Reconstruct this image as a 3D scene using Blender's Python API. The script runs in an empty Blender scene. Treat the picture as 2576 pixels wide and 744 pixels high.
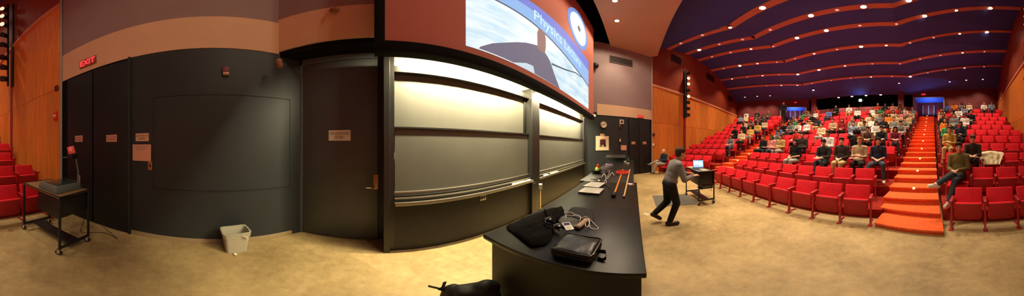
import bpy, bmesh, math, random
from mathutils import Vector, Matrix
random.seed(11)
V = Vector
C = bpy.context.scene.collection
sc = bpy.context.scene
PI = math.pi
# ------------------------------------------------------------------ measuring the photograph
F = 2576 / (2 * PI); PX0 = 950.0; PYH = 364.0; H = 1.6          # pixels per radian, azimuth zero, horizon, eye height
def az(px): return (px - PX0) / F
def ray(px, py):
    a = az(px); return math.sin(a), math.cos(a), math.tan((PYH - py) / F)
def at(px, py, z=0.0):                                            # the point of a level surface z seen at a pixel
    s, c, t = ray(px, py); r = (z - H) / t
    return V((r * s, r * c, z))
def pix(p):
    a = math.atan2(p[0], p[1]); px = PX0 + F * a
    if px < 0: px += 2576
    if px > 2576: px -= 2576
    return px, PYH - F * math.atan2(p[2] - H, math.hypot(p[0], p[1]))
class Plane:                                                      # an upright wall plane, n points into the room
    def __init__(s, p, n):
        s.n = V((n[0], n[1], 0)).normalized(); s.p = V((p[0], p[1], 0)); s.c = s.p.dot(s.n)
        s.u = V((s.n.y * -1, s.n.x, 0)) * 1.0                     # to the viewer's right
        s.u = V((0, 0, 1)).cross(s.n)
    def hit(s, px, py, off=0.0):
        a, b, t = ray(px, py); d = V((a, b, 0)); r = (s.c + off) / d.dot(s.n)
        return V((r * a, r * b, H + r * t))
    def mat(s, o):                                                # frame: x = viewer's right, y = into the room, z = up
        m = Matrix.Identity(4)
        ux = s.u
        for i in range(3):
            m[i][0] = ux[i]; m[i][1] = s.n[i]; m[i][2] = (0, 0, 1)[i]; m[i][3] = o[i]
        return m
# ------------------------------------------------------------------ materials
def lin(c): return c / 12.92 if c <= .04045 else ((c + .055) / 1.055) ** 2.4
def rgb(r, g, b): return (lin(r / 255), lin(g / 255), lin(b / 255), 1)
MATS = {}
def mat(name, col, rough=.6, metal=0, var=0.0, scale=8.0, bump=0.0, bscale=60.0, spec=.4, emis=None, estr=0, coat=0, island=0.0, stretch=None):
    if name in MATS: return MATS[name]
    m = bpy.data.materials.new(name); m.use_nodes = True; nt = m.node_tree; b = nt.nodes['Principled BSDF']
    b.inputs['Roughness'].default_value = rough; b.inputs['Metallic'].default_value = metal
    b.inputs['Specular IOR Level'].default_value = spec; b.inputs['Coat Weight'].default_value = coat
    b.inputs['Base Color'].default_value = col
    L = nt.links
    tc = nt.nodes.new('ShaderNodeTexCoord'); src = tc.outputs['Object']
    if stretch:
        mp = nt.nodes.new('ShaderNodeMapping'); mp.inputs['Scale'].default_value = stretch; L.new(src, mp.inputs['Vector']); src = mp.outputs[0]
    if var > 0:
        n = nt.nodes.new('ShaderNodeTexNoise'); n.inputs['Scale'].default_value = scale; n.inputs['Detail'].default_value = 6
        L.new(src, n.inputs['Vector'])
        r = nt.nodes.new('ShaderNodeMapRange'); r.inputs[1].default_value = .3; r.inputs[2].default_value = .7
        r.inputs[3].default_value = 1 - var; r.inputs[4].default_value = 1 + var
        L.new(n.outputs['Fac'], r.inputs[0])
        mx = nt.nodes.new('ShaderNodeVectorMath'); mx.operation = 'SCALE'; mx.inputs[0].default_value = col[:3]
        fac = r.outputs[0]
        if island > 0:
            ge = nt.nodes.new('ShaderNodeNewGeometry'); r2 = nt.nodes.new('ShaderNodeMapRange')
            r2.inputs[3].default_value = 1 - island; r2.inputs[4].default_value = 1 + island
            L.new(ge.outputs['Random Per Island'], r2.inputs[0])
            mu = nt.nodes.new('ShaderNodeMath'); mu.operation = 'MULTIPLY'; L.new(fac, mu.inputs[0]); L.new(r2.outputs[0], mu.inputs[1]); fac = mu.outputs[0]
        L.new(fac, mx.inputs['Scale']); L.new(mx.outputs[0], b.inputs['Base Color'])
    if bump > 0:
        n2 = nt.nodes.new('ShaderNodeTexNoise'); n2.inputs['Scale'].default_value = bscale; n2.inputs['Detail'].default_value = 4
        L.new(src, n2.inputs['Vector'])
        bp = nt.nodes.new('ShaderNodeBump'); bp.inputs['Strength'].default_value = bump; bp.inputs['Distance'].default_value = .01
        L.new(n2.outputs['Fac'], bp.inputs['Height']); L.new(bp.outputs[0], b.inputs['Normal'])
    if emis:
        b.inputs['Emission Color'].default_value = emis; b.inputs['Emission Strength'].default_value = estr
    MATS[name] = m; return m
def floor_material():
    m = bpy.data.materials.new('polished_concrete'); m.use_nodes = True; nt = m.node_tree; b = nt.nodes['Principled BSDF']; L = nt.links
    tc = nt.nodes.new('ShaderNodeTexCoord')
    n1 = nt.nodes.new('ShaderNodeTexNoise'); n1.inputs['Scale'].default_value = .9; n1.inputs['Detail'].default_value = 8; n1.inputs['Roughness'].default_value = .65
    n2 = nt.nodes.new('ShaderNodeTexNoise'); n2.inputs['Scale'].default_value = 9; n2.inputs['Detail'].default_value = 8; n2.inputs['Roughness'].default_value = .7
    for n in (n1, n2): L.new(tc.outputs['Object'], n.inputs['Vector'])
    mx = nt.nodes.new('ShaderNodeMath'); mx.operation = 'ADD'; L.new(n1.outputs['Fac'], mx.inputs[0])
    sc2 = nt.nodes.new('ShaderNodeMath'); sc2.operation = 'MULTIPLY'; sc2.inputs[1].default_value = .55; L.new(n2.outputs['Fac'], sc2.inputs[0]); L.new(sc2.outputs[0], mx.inputs[1])
    cr = nt.nodes.new('ShaderNodeValToRGB'); e = cr.color_ramp.elements
    e[0].position = .55; e[0].color = (.22, .150, .060, 1); e[1].position = 1.0; e[1].color = (.50, .36, .165, 1)
    L.new(mx.outputs[0], cr.inputs[0])
    v = nt.nodes.new('ShaderNodeTexVoronoi'); v.inputs['Scale'].default_value = 3.1; v.inputs['Randomness'].default_value = 1; L.new(tc.outputs['Object'], v.inputs['Vector'])
    lt = nt.nodes.new('ShaderNodeMath'); lt.operation = 'LESS_THAN'; lt.inputs[1].default_value = .022; L.new(v.outputs['Distance'], lt.inputs[0])
    mc = nt.nodes.new('ShaderNodeMixRGB'); mc.inputs[2].default_value = (.66, .62, .52, 1); L.new(lt.outputs[0], mc.inputs[0]); L.new(cr.outputs[0], mc.inputs[1])
    L.new(mc.outputs[0], b.inputs['Base Color'])
    rr = nt.nodes.new('ShaderNodeMapRange'); rr.inputs[3].default_value = .38; rr.inputs[4].default_value = .62; L.new(n2.outputs['Fac'], rr.inputs[0]); L.new(rr.outputs[0], b.inputs['Roughness'])
    bp = nt.nodes.new('ShaderNodeBump'); bp.inputs['Strength'].default_value = .06; L.new(n2.outputs['Fac'], bp.inputs['Height']); L.new(bp.outputs[0], b.inputs['Normal'])
    b.inputs['Specular IOR Level'].default_value = .35
    return m
M_FLOOR = floor_material()
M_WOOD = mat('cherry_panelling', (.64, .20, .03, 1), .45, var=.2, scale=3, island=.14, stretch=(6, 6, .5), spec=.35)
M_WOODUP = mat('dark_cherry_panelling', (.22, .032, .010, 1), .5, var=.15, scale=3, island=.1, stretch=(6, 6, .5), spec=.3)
M_SEAM = mat('dark_groove', (.03, .008, .004, 1), .9)
M_RECESS_SHADE = mat('recess_shade_red', (.22, .025, .01, 1), .6)
M_STRIPE = mat('pale_rail', (.62, .27, .15, 1), .5)
M_DARKWALL = mat('slate_grey_paint', (.021, .0245, .026, 1), .5, var=.1, scale=2, spec=.35)
M_DOOR = mat('slate_grey_door', (.068, .074, .072, 1), .42, var=.08, scale=2, spec=.4)
M_LDOOR = mat('charcoal_door', (.013, .0125, .0135, 1), .5, spec=.3)
M_DFRAME = mat('grey_door_frame', (.075, .09, .10, 1), .45, spec=.4)
M_GROOVE = mat('black_gap', (.006, .006, .007, 1), .9, spec=.1)
M_FASCIA = mat('beige_fascia', (.62, .40, .25, 1), .7, var=.05, scale=1.5)
M_UPPER = mat('mauve_wall_paint', (.255, .18, .175, 1), .75, var=.05, scale=1.5)
M_CLOUD = mat('beige_ceiling', (.50, .30, .19, 1), .75, var=.04, scale=1)
M_BLUE = mat('blue_ceiling', (.058, .08, .36, 1), .8, var=.06, scale=1.5, spec=.15)
M_BAND = mat('red_ceiling_band', (.50, .205, .14, 1), .7, var=.06, scale=2)
M_MAROON = mat('maroon_back_wall', (.115, .008, .010, 1), .6, var=.1, scale=2)
M_BLACK = mat('black_metal', (.010, .010, .011, 1), .45, spec=.4)
M_VOID = mat('black_flat', (.006, .006, .006, 1), .9, spec=.1)
M_BASEB = mat('tan_baseboard', (.30, .22, .12, 1), .6)
M_GREYW = mat('pale_grey_paint', (.42, .40, .34, 1), .6, var=.04)
M_GREYR = mat('grey_green_paint', (.16, .17, .16, 1), .55, var=.05, spec=.3)
M_BOARD = mat('black_chalkboard', (.10, .096, .078, 1), .55, var=.12, scale=1.3, spec=.35)
M_BLOWER = mat('black_wood_panel', (.016, .0155, .014, 1), .45, var=.1, spec=.35)
M_BFRAME = mat('black_frame', (.014, .013, .011, 1), .35, spec=.5)
M_TRAY = mat('worn_aluminium', (.33, .30, .24, 1), .38, metal=.8)
M_CHROME = mat('chrome', (.75, .73, .7, 1), .22, metal=1)
M_BRASS = mat('brass_plate', (.42, .23, .10, 1), .4, metal=.7)
M_WHITE = mat('white_plastic', (.78, .74, .66, 1), .45)
M_PAPER = mat('white_paper', (.8, .76, .66, 1), .8)
M_PINK = mat('pink_paper', (.66, .30, .20, 1), .8)
M_INK = mat('black_ink', (.03, .03, .025, 1), .8)
M_REDMARK = mat('red_print', (.6, .03, .03, 1), .6)
M_EXIT = mat('lit_red_letters', (.6, .02, .02, 1), .5, emis=(1, .03, .04, 1), estr=2.2)
M_EXITBOX = mat('red_sign_face', (.30, .08, .04, 1), .5)
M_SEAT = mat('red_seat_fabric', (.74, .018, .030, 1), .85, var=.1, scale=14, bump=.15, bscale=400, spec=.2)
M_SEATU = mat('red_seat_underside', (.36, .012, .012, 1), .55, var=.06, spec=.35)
M_SEATM = mat('red_painted_iron', (.34, .012, .014, 1), .4, spec=.5)
M_CARPET = mat('orange_red_carpet', (.74, .115, .032, 1), .95, var=.14, scale=16, bump=.3, bscale=250, spec=.1)
M_TIER = mat('dark_red_carpet', (.26, .02, .012, 1), .95, var=.12, scale=10, spec=.1)
M_TABLE = mat('black_bench_top', (.0115, .0112, .0100, 1), .34, var=.1, scale=4, spec=.3)
M_LENS = mat('lamp_lens_lit', (1, .9, .75, 1), .3, emis=(1, .80, .56, 1), estr=26)
M_LENSD = mat('lamp_lens_dim', (.5, .35, .33, 1), .4, emis=(1, .55, .5, 1), estr=.5)
M_LENSM = mat('lamp_lens_half', (.7, .5, .45, 1), .4, emis=(1, .6, .5, 1), estr=3.0)
M_LENSY = mat('lamp_lens_yellow', (1, .9, .6, 1), .3, emis=(1, .86, .45, 1), estr=22)
M_LENSC = mat('projector_lens_lit', (.6, .9, 1, 1), .3, emis=(.35, .85, 1, 1), estr=40)
M_RING = mat('lamp_trim_ring', (.45, .22, .16, 1), .5)
M_TUBE = mat('fluorescent_tube_lit', (1, .95, .8, 1), .4, emis=(1, .86, .52, 1), estr=14)
M_LEATHER = mat('black_leather', (.017, .015, .012, 1), .33, bump=.25, bscale=22, spec=.55)
M_CLOTHB = mat('black_wool', (.008, .0075, .007, 1), .95, var=.2, scale=30, bump=.3, bscale=90, spec=.08)
M_NYLON = mat('black_nylon', (.012, .011, .010, 1), .65, bump=.2, bscale=200, spec=.3)
M_TANC = mat('tan_case', (.50, .35, .26, 1), .6)
M_SILVER = mat('silver_grey_laptop', (.60, .57, .52, 1), .4, metal=.15)
M_ORANGE = mat('orange_wood_pole', (.72, .23, .03, 1), .5)
M_PALEWOOD = mat('pale_wood_pole', (.70, .42, .15, 1), .5)
M_REDP = mat('red_plastic', (.75, .05, .02, 1), .4)
M_WOODTOP = mat('oak_laminate', (.30, .17, .07, 1), .5, var=.2, scale=6, stretch=(2, 20, 1))
M_GREYG = mat('grey_green_metal', (.13, .155, .145, 1), .45, spec=.4)
M_MATG = mat('grey_rubber', (.12, .11, .09, 1), .85, bump=.3, bscale=150)
M_BIN = mat('beige_plastic', (.40, .36, .26, 1), .5)
M_RUBBER = mat('black_rubber', (.012, .012, .012, 1), .7)
M_YEL = mat('yellow_green_plastic', (.55, .75, .06, 1), .5)
M_GLASSG = mat('green_glass', (.02, .12, .06, 1), .15, spec=.6)
M_BLUEP = mat('blue_print', (.10, .10, .5, 1), .6)
M_BLUEL = mat('blue_lobby_paint', (.03, .09, .55, 1), .6, emis=None)
M_SCRBLUE = mat('screen_blue_glow', (.1, .2, .5, 1), .4, emis=(.28, .48, 1, 1), estr=1.3)
M_SCRWH = mat('screen_white_glow', (.5, .6, .8, 1), .4, emis=(.75, .88, 1, 1), estr=1.5)
M_SPOTGLOW = mat('spotlight_glass_pale', (.9, .7, .55, 1), .3, emis=(1, .72, .5, 1), estr=1.0)
M_AMBER = mat('step_lamp_amber', (1, .8, .4, 1), .4, emis=(1, .78, .35, 1), estr=1.6)
def bag_mat():
    m = bpy.data.materials.new('clear_bin_liner'); m.use_nodes = True; nt = m.node_tree; b = nt.nodes['Principled BSDF']
    b.inputs['Base Color'].default_value = (.62, .58, .44, 1); b.inputs['Roughness'].default_value = .25; b.inputs['Alpha'].default_value = .45
    n = nt.nodes.new('ShaderNodeTexNoise'); n.inputs['Scale'].default_value = 18; bp = nt.nodes.new('ShaderNodeBump'); bp.inputs['Strength'].default_value = .8
    nt.links.new(n.outputs['Fac'], bp.inputs['Height']); nt.links.new(bp.outputs[0], b.inputs['Normal']); return m
M_LINER = bag_mat()
# ------------------------------------------------------------------ mesh helpers
def tag(o, label=None, cat=None, group=None, kind=None):
    if label: o['label'] = label
    if cat: o['category'] = cat
    if group: o['group'] = group
    if kind: o['kind'] = kind
    return o
def link(name, me, m=None, parent=None, M=None):
    o = bpy.data.objects.new(name, me); C.objects.link(o)
    if m is not None and me is not None:
        for x in (m if isinstance(m, (list, tuple)) else [m]): me.materials.append(x)
    if M is not None: o.matrix_world = M
    if parent is not None: o.parent = parent
    return o
def empty(name, loc=(0, 0, 0), rz=0.0, M=None):
    o = bpy.data.objects.new(name, None); C.objects.link(o); o.empty_display_size = .1
    if M is not None: o.matrix_world = M
    else: o.location = loc; o.rotation_euler = (0, 0, rz)
    return o
class MB:
    """collects solids into one mesh"""
    def __init__(s): s.bm = bmesh.new()
    def _add(s, verts, faces, M=None, mi=0):
        vs = [s.bm.verts.new((M @ V(v)) if M is not None else V(v)) for v in verts]
        for f in faces:
            try: fc = s.bm.faces.new([vs[i] for i in f]); fc.material_index = mi
            except ValueError: pass
        return s
    def box(s, lo, hi, M=None, bev=0.0, mi=0, seg=2):
        x0, y0, z0 = lo; x1, y1, z1 = hi
        v = [(x0, y0, z0), (x1, y0, z0), (x1, y1, z0), (x0, y1, z0), (x0, y0, z1), (x1, y0, z1), (x1, y1, z1), (x0, y1, z1)]
        f = [(0, 3, 2, 1), (4, 5, 6, 7), (0, 1, 5, 4), (1, 2, 6, 5), (2, 3, 7, 6), (3, 0, 4, 7)]
        if bev <= 0: return s._add(v, f, M, mi)
        b = bmesh.new(); vs = [b.verts.new(q) for q in v]
        for q in f: b.faces.new([vs[i] for i in q])
        bmesh.ops.bevel(b, geom=b.edges[:], offset=bev, segments=seg, profile=.5, affect='EDGES')
        s._bm(b, M, mi); return s
    def _bm(s, b, M=None, mi=0):
        b.verts.index_update()
        s._add([v.co.copy() for v in b.verts], [[v.index for v in f.verts] for f in b.faces], M, mi); b.free()
    def prism(s, poly, z0, z1, M=None, mi=0, bev=0.0):            # polygon in xy, extruded in z
        n = len(poly)
        v = [(p[0], p[1], z0) for p in poly] + [(p[0], p[1], z1) for p in poly]
        f = [tuple(range(n))[::-1], tuple(range(n, 2 * n))] + [(i, (i + 1) % n, n + (i + 1) % n, n + i) for i in range(n)]
        if bev <= 0: return s._add(v, f, M, mi)
        b = bmesh.new(); vs = [b.verts.new(q) for q in v]
        for q in f: b.faces.new([vs[i] for i in q])
        bmesh.ops.recalc_face_normals(b, faces=b.faces[:])
        bmesh.ops.bevel(b, geom=b.edges[:], offset=bev, segments=2, profile=.5, affect='EDGES'); s._bm(b, M, mi); return s
    def slab(s, pts, thick, mi=0):                                # a 3-D polygon given a thickness along its normal (away, by sign)
        n = len(pts); P = [V(p) for p in pts]
        nn = V((0, 0, 0))
        for i in range(n): nn += (P[i] - P[0]).cross(P[(i + 1) % n] - P[0])
        nn.normalize()
        v = P + [p - nn * thick for p in P]
        f = [tuple(range(n)), tuple(range(n, 2 * n))[::-1]] + [(i, n + i, n + (i + 1) % n, (i + 1) % n) for i in range(n)]
        return s._add(v, f, None, mi)
    def tube(s, pts, r, n=8, mi=0, cap=True, M=None):
        P = [V(p) for p in pts]; k = len(P); rr = r if isinstance(r, (list, tuple)) else [r] * k
        rings = []; up = V((0, 0, 1)); T0 = None; X = None
        vs = []; fs = []
        for i in range(k):
            t = (P[min(i + 1, k - 1)] - P[max(i - 1, 0)])
            if t.length < 1e-9: t = V((0, 0, 1))
            t.normalize()
            if X is None:
                a = up if abs(t.z) < .9 else V((1, 0, 0)); X = t.cross(a).normalized()
            else:
                X = (X - t * X.dot(t));
                if X.length < 1e-6: X = t.cross(V((1, 0, 0)))
                X.normalize()
            Y = t.cross(X)
            for j in range(n):
                a = 2 * PI * j / n; vs.append(P[i] + X * (rr[i] * math.cos(a)) + Y * (rr[i] * math.sin(a)))
        for i in range(k - 1):
            for j in range(n):
                fs.append((i * n + j, i * n + (j + 1) % n, (i + 1) * n + (j + 1) % n, (i + 1) * n + j))
        if cap: fs.append(tuple(range(n))[::-1]); fs.append(tuple(range((k - 1) * n, k * n)))
        return s._add(vs, fs, M, mi)
    def lathe(s, prof, n=20, M=None, mi=0):                       # profile of (r, z)
        vs = []; fs = []; k = len(prof)
        for (r, z) in prof:
            for j in range(n):
                a = 2 * PI * j / n; vs.append((max(r, 1e-4) * math.cos(a), max(r, 1e-4) * math.sin(a), z))
        for i in range(k - 1):
            for j in range(n): fs.append((i * n + j, i * n + (j + 1) % n, (i + 1) * n + (j + 1) % n, (i + 1) * n + j))
        fs.append(tuple(range(n))[::-1]); fs.append(tuple(range((k - 1) * n, k * n)))
        return s._add(vs, fs, M, mi)
    def sph(s, c, r, M=None, mi=0, u=14, v=9):
        R = r if isinstance(r, (tuple, list)) else (r, r, r)
        b = bmesh.new(); bmesh.ops.create_uvsphere(b, u_segments=u, v_segments=v, radius=1)
        T = Matrix.Translation(V(c)) @ Matrix.Diagonal((R[0], R[1], R[2], 1))
        s._bm(b, (M @ T) if M is not None else T, mi); return s
    def cap(s, p0, r0, p1, r1, n=12, fl=None):                     # a tapered capsule
        p0 = V(p0); p1 = V(p1); d = p1 - p0; L = d.length
        t = d.normalized() if L > 1e-6 else V((0, 0, 1))
        q = V((0, 0, 1)).rotation_difference(t).to_matrix().to_4x4()
        prof = []
        for i in range(5): a = -PI / 2 + i * PI / 8; prof.append((r0 * math.cos(a), r0 * math.sin(a)))
        for i in range(5): a = i * PI / 8; prof.append((r1 * math.cos(a), L + r1 * math.sin(a)))
        return s.lathe(prof, n, Matrix.Translation(p0) @ q)
    def mesh(s, name, smooth=False, recalc=True):
        if recalc: bmesh.ops.recalc_face_normals(s.bm, faces=s.bm.faces[:])
        me = bpy.data.meshes.new(name); s.bm.to_mesh(me); s.bm.free()
        if smooth:
            for p in me.polygons: p.use_smooth = True
            try: me.set_sharp_from_angle(angle=math.radians(38))
            except Exception: pass
        return me
    def obj(s, name, m, parent=None, M=None, smooth=True):
        return link(name, s.mesh(name, smooth), m, parent, M)
def evalmesh(o):
    dg = bpy.context.evaluated_depsgraph_get(); e = o.evaluated_get(dg)
    me = bpy.data.meshes.new_from_object(e); bpy.data.objects.remove(o); return me
def remesh(mb, name, voxel, smooth=3, fac=.5):
    me = mb.mesh(name + '_raw'); o = bpy.data.objects.new('tmp', me); C.objects.link(o)
    r = o.modifiers.new('r', 'REMESH'); r.mode = 'VOXEL'; r.voxel_size = voxel
    if smooth: q = o.modifiers.new('s', 'SMOOTH'); q.factor = fac; q.iterations = smooth
    bpy.context.view_layer.update(); out = evalmesh(o); bpy.data.meshes.remove(me); out.name = name
    for p in out.polygons: p.use_smooth = True
    return out
def text_mesh(txt, size, ext=.0008, align='CENTER'):
    cu = bpy.data.curves.new('t', 'FONT'); cu.body = txt; cu.size = size; cu.extrude = ext; cu.align_x = align; cu.align_y = 'CENTER'; cu.resolution_u = 3; cu.space_line = .95
    o = bpy.data.objects.new('t', cu); C.objects.link(o); bpy.context.view_layer.update(); me = evalmesh(o); bpy.data.curves.remove(cu)
    return me
ROTX = Matrix.Rotation(PI / 2, 4, 'X')
def on_wall_text(name, txt, size, m, pl, pos, parent=None):
    me = text_mesh(txt, size); M = pl.mat(pos)
    # text lies in x/y facing +z: turn it upright so that it faces into the room
    R = Matrix(((1, 0, 0, 0), (0, 0, 1, 0), (0, 1, 0, 0), (0, 0, 0, 1)))
    R = Matrix(((1, 0, 0, 0), (0, 0, 1, 0), (0, 1, 0, 0), (0, 0, 0, 1)))
    me.transform(M @ R @ Matrix.Scale(1, 4))
    me.flip_normals()
    o = link(name, me, m, None)
    if parent is not None:
        o.parent = parent; o.matrix_parent_inverse = parent.matrix_world.inverted()
    return o
def struct(name, mb, m, smooth=False):
    o = mb.obj(name, m, smooth=smooth); o['kind'] = 'structure'; return o
def copy_tree(root, M, label=None, group=None):
    r = root.copy(); C.objects.link(r); r.matrix_world = M
    if label: r['label'] = label
    if group: r['group'] = group
    for ch in root.children:
        c = ch.copy(); C.objects.link(c); c.parent = r
        for g in ch.children:
            d = g.copy(); C.objects.link(d); d.parent = c
    return r
ORD = 'zeroth first second third fourth fifth sixth seventh eighth ninth tenth eleventh twelfth thirteenth fourteenth fifteenth sixteenth seventeenth eighteenth nineteenth twentieth'.split()
# ------------------------------------------------------------------ planes of the hall
YB = 2.12                                                          # front of the board wall
DY = 2.47                                                          # door recess
nW = V((math.sin(az(536)), math.cos(az(536)), 0)); W = Plane(nW * 2.33, -nW)
nR = V((math.sin(az(950 + 414)), math.cos(az(950 + 414)), 0)); CR = V((9.4, -1.05, 0))
RW = Plane(CR, -nR)
D = Plane((0, DY, 0), (0, -1, 0)); B = Plane((0, YB, 0), (0, -1, 0)); SCR = Plane((0, 1.7, 0), (0, -1, 0))
CL = W.hit(156, 400); CL.z = 0                                      # corner of dark wall and wood wall
dL = V((-.502, -.865, 0)).normalized(); dR = V((.5388, -.8424, 0)).normalized()
nLw = V((-dL.y, dL.x, 0));  nRw = V((dR.y, -dR.x, 0))
if nLw.dot(V((2.9, -6, 0)) - CL) < 0: nLw = -nLw
if nRw.dot(V((2.9, -6, 0)) - CR) < 0: nRw = -nRw
LW = Plane(CL, nLw); RWD = Plane(CR, nRw)
def cornerWD(pl, y):                                              # where plane pl meets Y = y
    return (pl.c - pl.n.y * y) / pl.n.x
XWD = cornerWD(W, DY); XRD = cornerWD(RW, DY)
ZT = 9.2
# ------------------------------------------------------------------ floor
mb = MB(); mb.prism([(-14, 3.2), (18, 3.2), (18, -19), (-14, -19)], -.12, 0.0); struct('floor', mb, M_FLOOR)
# ------------------------------------------------------------------ dark oblique wall with the double doors
zl, zu = 3.17, 3.93                                                # fascia lower and upper edge
def wall_piece(name, pl, a, b, z0, z1, m, th=.12, kind=True, off=0.0):
    """a stretch of an upright wall from plan point a to b"""
    a = V((a[0], a[1], 0)) + pl.n * off; b = V((b[0], b[1], 0)) + pl.n * off
    mb = MB(); back = -pl.n * th
    mb._add([a + V((0, 0, z0)), b + V((0, 0, z0)), b + V((0, 0, z1)), a + V((0, 0, z1)), a + back + V((0, 0, z0)), b + back + V((0, 0, z0)), b + back + V((0, 0, z1)), a + back + V((0, 0, z1))],
            [(0, 1, 2, 3), (4, 7, 6, 5), (0, 4, 5, 1), (3, 2, 6, 7), (0, 3, 7, 4), (1, 5, 6, 2)])
    return struct(name, mb, m)
def pl_box(mb, pl, p, q, z0, z1, d0, d1, bev=0.0, mi=0):
    """box on a wall between plan points p, q (on the plane), from depth d0 to d1 into the room"""
    p = V((p[0], p[1], 0)); q = V((q[0], q[1], 0)); o = (p + q) / 2; w = (q - p).length / 2
    mb.box((-w, d0, z0), (w, d1, z1), pl.mat(o), bev, mi)
def wx(pl, px): h = pl.hit(px, 364); return V((h.x, h.y, 0))
WDc = V((XWD, DY, 0))
wall_piece('wall_left', W, CL, WDc, 0, zl + .05, M_DARKWALL)
# fascia and upper wall; the part over the door comes forward to the board line
DF = Plane((0, 2.08, 0), (0, -1, 0)); WF = Plane(nW * 2.33, -nW); XF = cornerWD(WF, 2.08)
kF = V((XF, 2.08, 0))
wall_piece('trim_1', W, CL, kF, zl, zu, M_FASCIA, off=.012)
wall_piece('wall_left_upper', W, CL, kF, zu, ZT, M_UPPER)
mb = MB(); mb.box((XF, 2.07, 3.22), (.075, 2.3, 4.02)); struct('trim_2', mb, M_FASCIA)
mb = MB(); mb.box((XF, 2.08, 4.02), (.1, 2.3, ZT)); struct('wall_front_upper', mb, M_UPPER)
mb = MB(); mb.box((XF, 2.1, 3.12), (.2, DY + .1, 3.22)); struct('ceiling_door_soffit', mb, M_VOID)
# doors in the dark wall
def door_leaf(name, pl, x0, x1, z1, m, th=.035, z0=.012):
    mb = MB(); pl_box(mb, pl, wx(pl, x0), wx(pl, x1), z0, z1, .003, th, .004); o = mb.obj(name, m); o['kind'] = 'structure'; return o
zd = 3.12
mb = MB(); pl_box(mb, W, CL + W.u * .0, wx(W, 330), 0, zl, .0, .004); struct('trim_3', mb, M_GROOVE)
door_leaf('door_1', W, 173, 234.5, zd, M_LDOOR); door_leaf('door_2', W, 238, 324, zd, M_LDOOR)
mb = MB(); pl_box(mb, W, wx(W, 325), wx(W, 331), 0, zl, .0, .05, .004); struct('trim_4', mb, M_DARKWALL)
# flush framed panel on the wall
PW0, PW1 = wx(W, 386), wx(W, 729)
zp1 = W.hit(536, 237).z; zp0 = W.hit(536, 481).z
mb = MB()
for (a, b, c, d_) in ((PW0, PW1, zp1 - .008, zp1), (PW0, PW1, zp0, zp0 + .008)): pl_box(mb, W, a, b, c, d_, 0, .014)
for x in (PW0, PW1): pl_box(mb, W, x - W.u * .004, x + W.u * .004, zp0, zp1, 0, .014)
struct('trim_5', mb, mat('panel_joint', (.02, .024, .026, 1), .6))
mb = MB(); pl_box(mb, W, PW0 + W.u * .008, PW1 - W.u * .008, zp0 + .014, zp1 - .014, 0, .01); struct('wall_left_panel', mb, M_DARKWALL)
mb = MB(); pl_box(mb, W, wx(W, 331), wx(W, 733), 0, .085, 0, .02, .004); struct('baseboard_left', mb, M_BASEB)
# ------------------------------------------------------------------ door recess beside the boards
wall_piece('wall_front_recess', D, WDc, V((.1, DY, 0)), 0, 3.2, M_DARKWALL)
mb = MB(); pl_box(mb, D, V((XWD + .0, DY, 0)), wx(D, 757), 0, 3.15, 0, .07, .006); pl_box(mb, D, wx(D, 757), wx(D, 951), 3.02, 3.15, 0, .07, .006); struct('trim_6', mb, M_DFRAME)
door3 = door_leaf('door_3', D, 758, 950, 3.01, M_DOOR, th=.05)
for py in (306, 437, 547):
    p = D.hit(759, py, .05); mb = MB(); mb.cap(p + V((0, -.005, -.06)), .012, p + V((0, -.005, .06)), .012); mb.box((p.x - .012, p.y - .004, p.z - .05), (p.x + .03, p.y + .004, p.z + .05)); mb.obj('hinge', M_DFRAME, door3)
p = D.hit(946, 458, .05)
mb = MB(); mb.box((p.x - .04, p.y - .008, p.z - .11), (p.x + .035, p.y + .004, p.z + .12), bev=.004); pl = mb.obj('lock_plate', M_BRASS, door3)
q = D.hit(941, 469, .05); mb = MB(); mb.tube([q, q + V((0, -.055, 0)), q + V((-.02, -.07, 0)), q + V((-.12, -.07, 0))], [.012, .012, .011, .009]); mb.obj('door_handle', M_CHROME, door3)
def sign(name, pl, x0, y0, x1, y1, lines, m=M_PAPER, ink=M_INK, label='', cat='sign', off=.0, size=None, th=.006):
    a = pl.hit(x0, (y0 + y1) / 2, off); b = pl.hit(x1, (y0 + y1) / 2, off); c = (a + b) / 2
    zt = pl.hit((x0 + x1) / 2, y0, off).z; zb = pl.hit((x0 + x1) / 2, y1, off).z; c.z = (zt + zb) / 2
    w = (b - a).length; h = zt - zb
    M = pl.mat(c)
    mb = MB(); mb.box((-w / 2, 0, -h / 2), (w / 2, th, h / 2), bev=.002, seg=1); o = mb.obj(name, m, M=M)
    tag(o, label, cat)
    if lines:
        s = size or h / (len(lines) * 1.35)
        me = text_mesh('\n'.join(lines), s)
        xs = [v.co.x for v in me.vertices]; ys = [v.co.y for v in me.vertices]
        k = min(1.0, w * .88 / (max(xs) - min(xs)))
        me.transform(Matrix.Translation((0, th + .0006, 0)) @ Matrix(((k, 0, 0, -k * (max(xs) + min(xs)) / 2), (0, 0, 1, 0), (0, 1, 0, -(max(ys) + min(ys)) / 2), (0, 0, 0, 1))))
        me.flip_normals(); t = link('lettering', me, ink, o)
    return o, c, w, h
sign('door_sign', D, 827, 327, 882, 353.5, ['FOR COURSE WORK', 'USE ONLY'], label='white two-line notice on the lit grey door beside the chalkboards', off=.05)
sign('door_sign', W, 189, 341, 208, 356.5, ['NO FOOD', 'OR DRINK'], m=M_PINK, label='small pink notice on the dark door leaf behind the projector arm', off=.035)
sign('door_sign', W, 267.5, 339, 294, 356.5, ['NO FOOD', 'OR DRINK'], m=M_PINK, label='small pink notice on the dark door leaf nearer the wall switch', off=.035)
sign('wall_sign', W, 341.5, 335, 374.5, 355, ['NO FOOD OR', 'DRINKS'], m=mat('aged_paper', (.62, .36, .22, 1), .8), label='small tan notice above the pink sheet on the dark wall')
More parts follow.
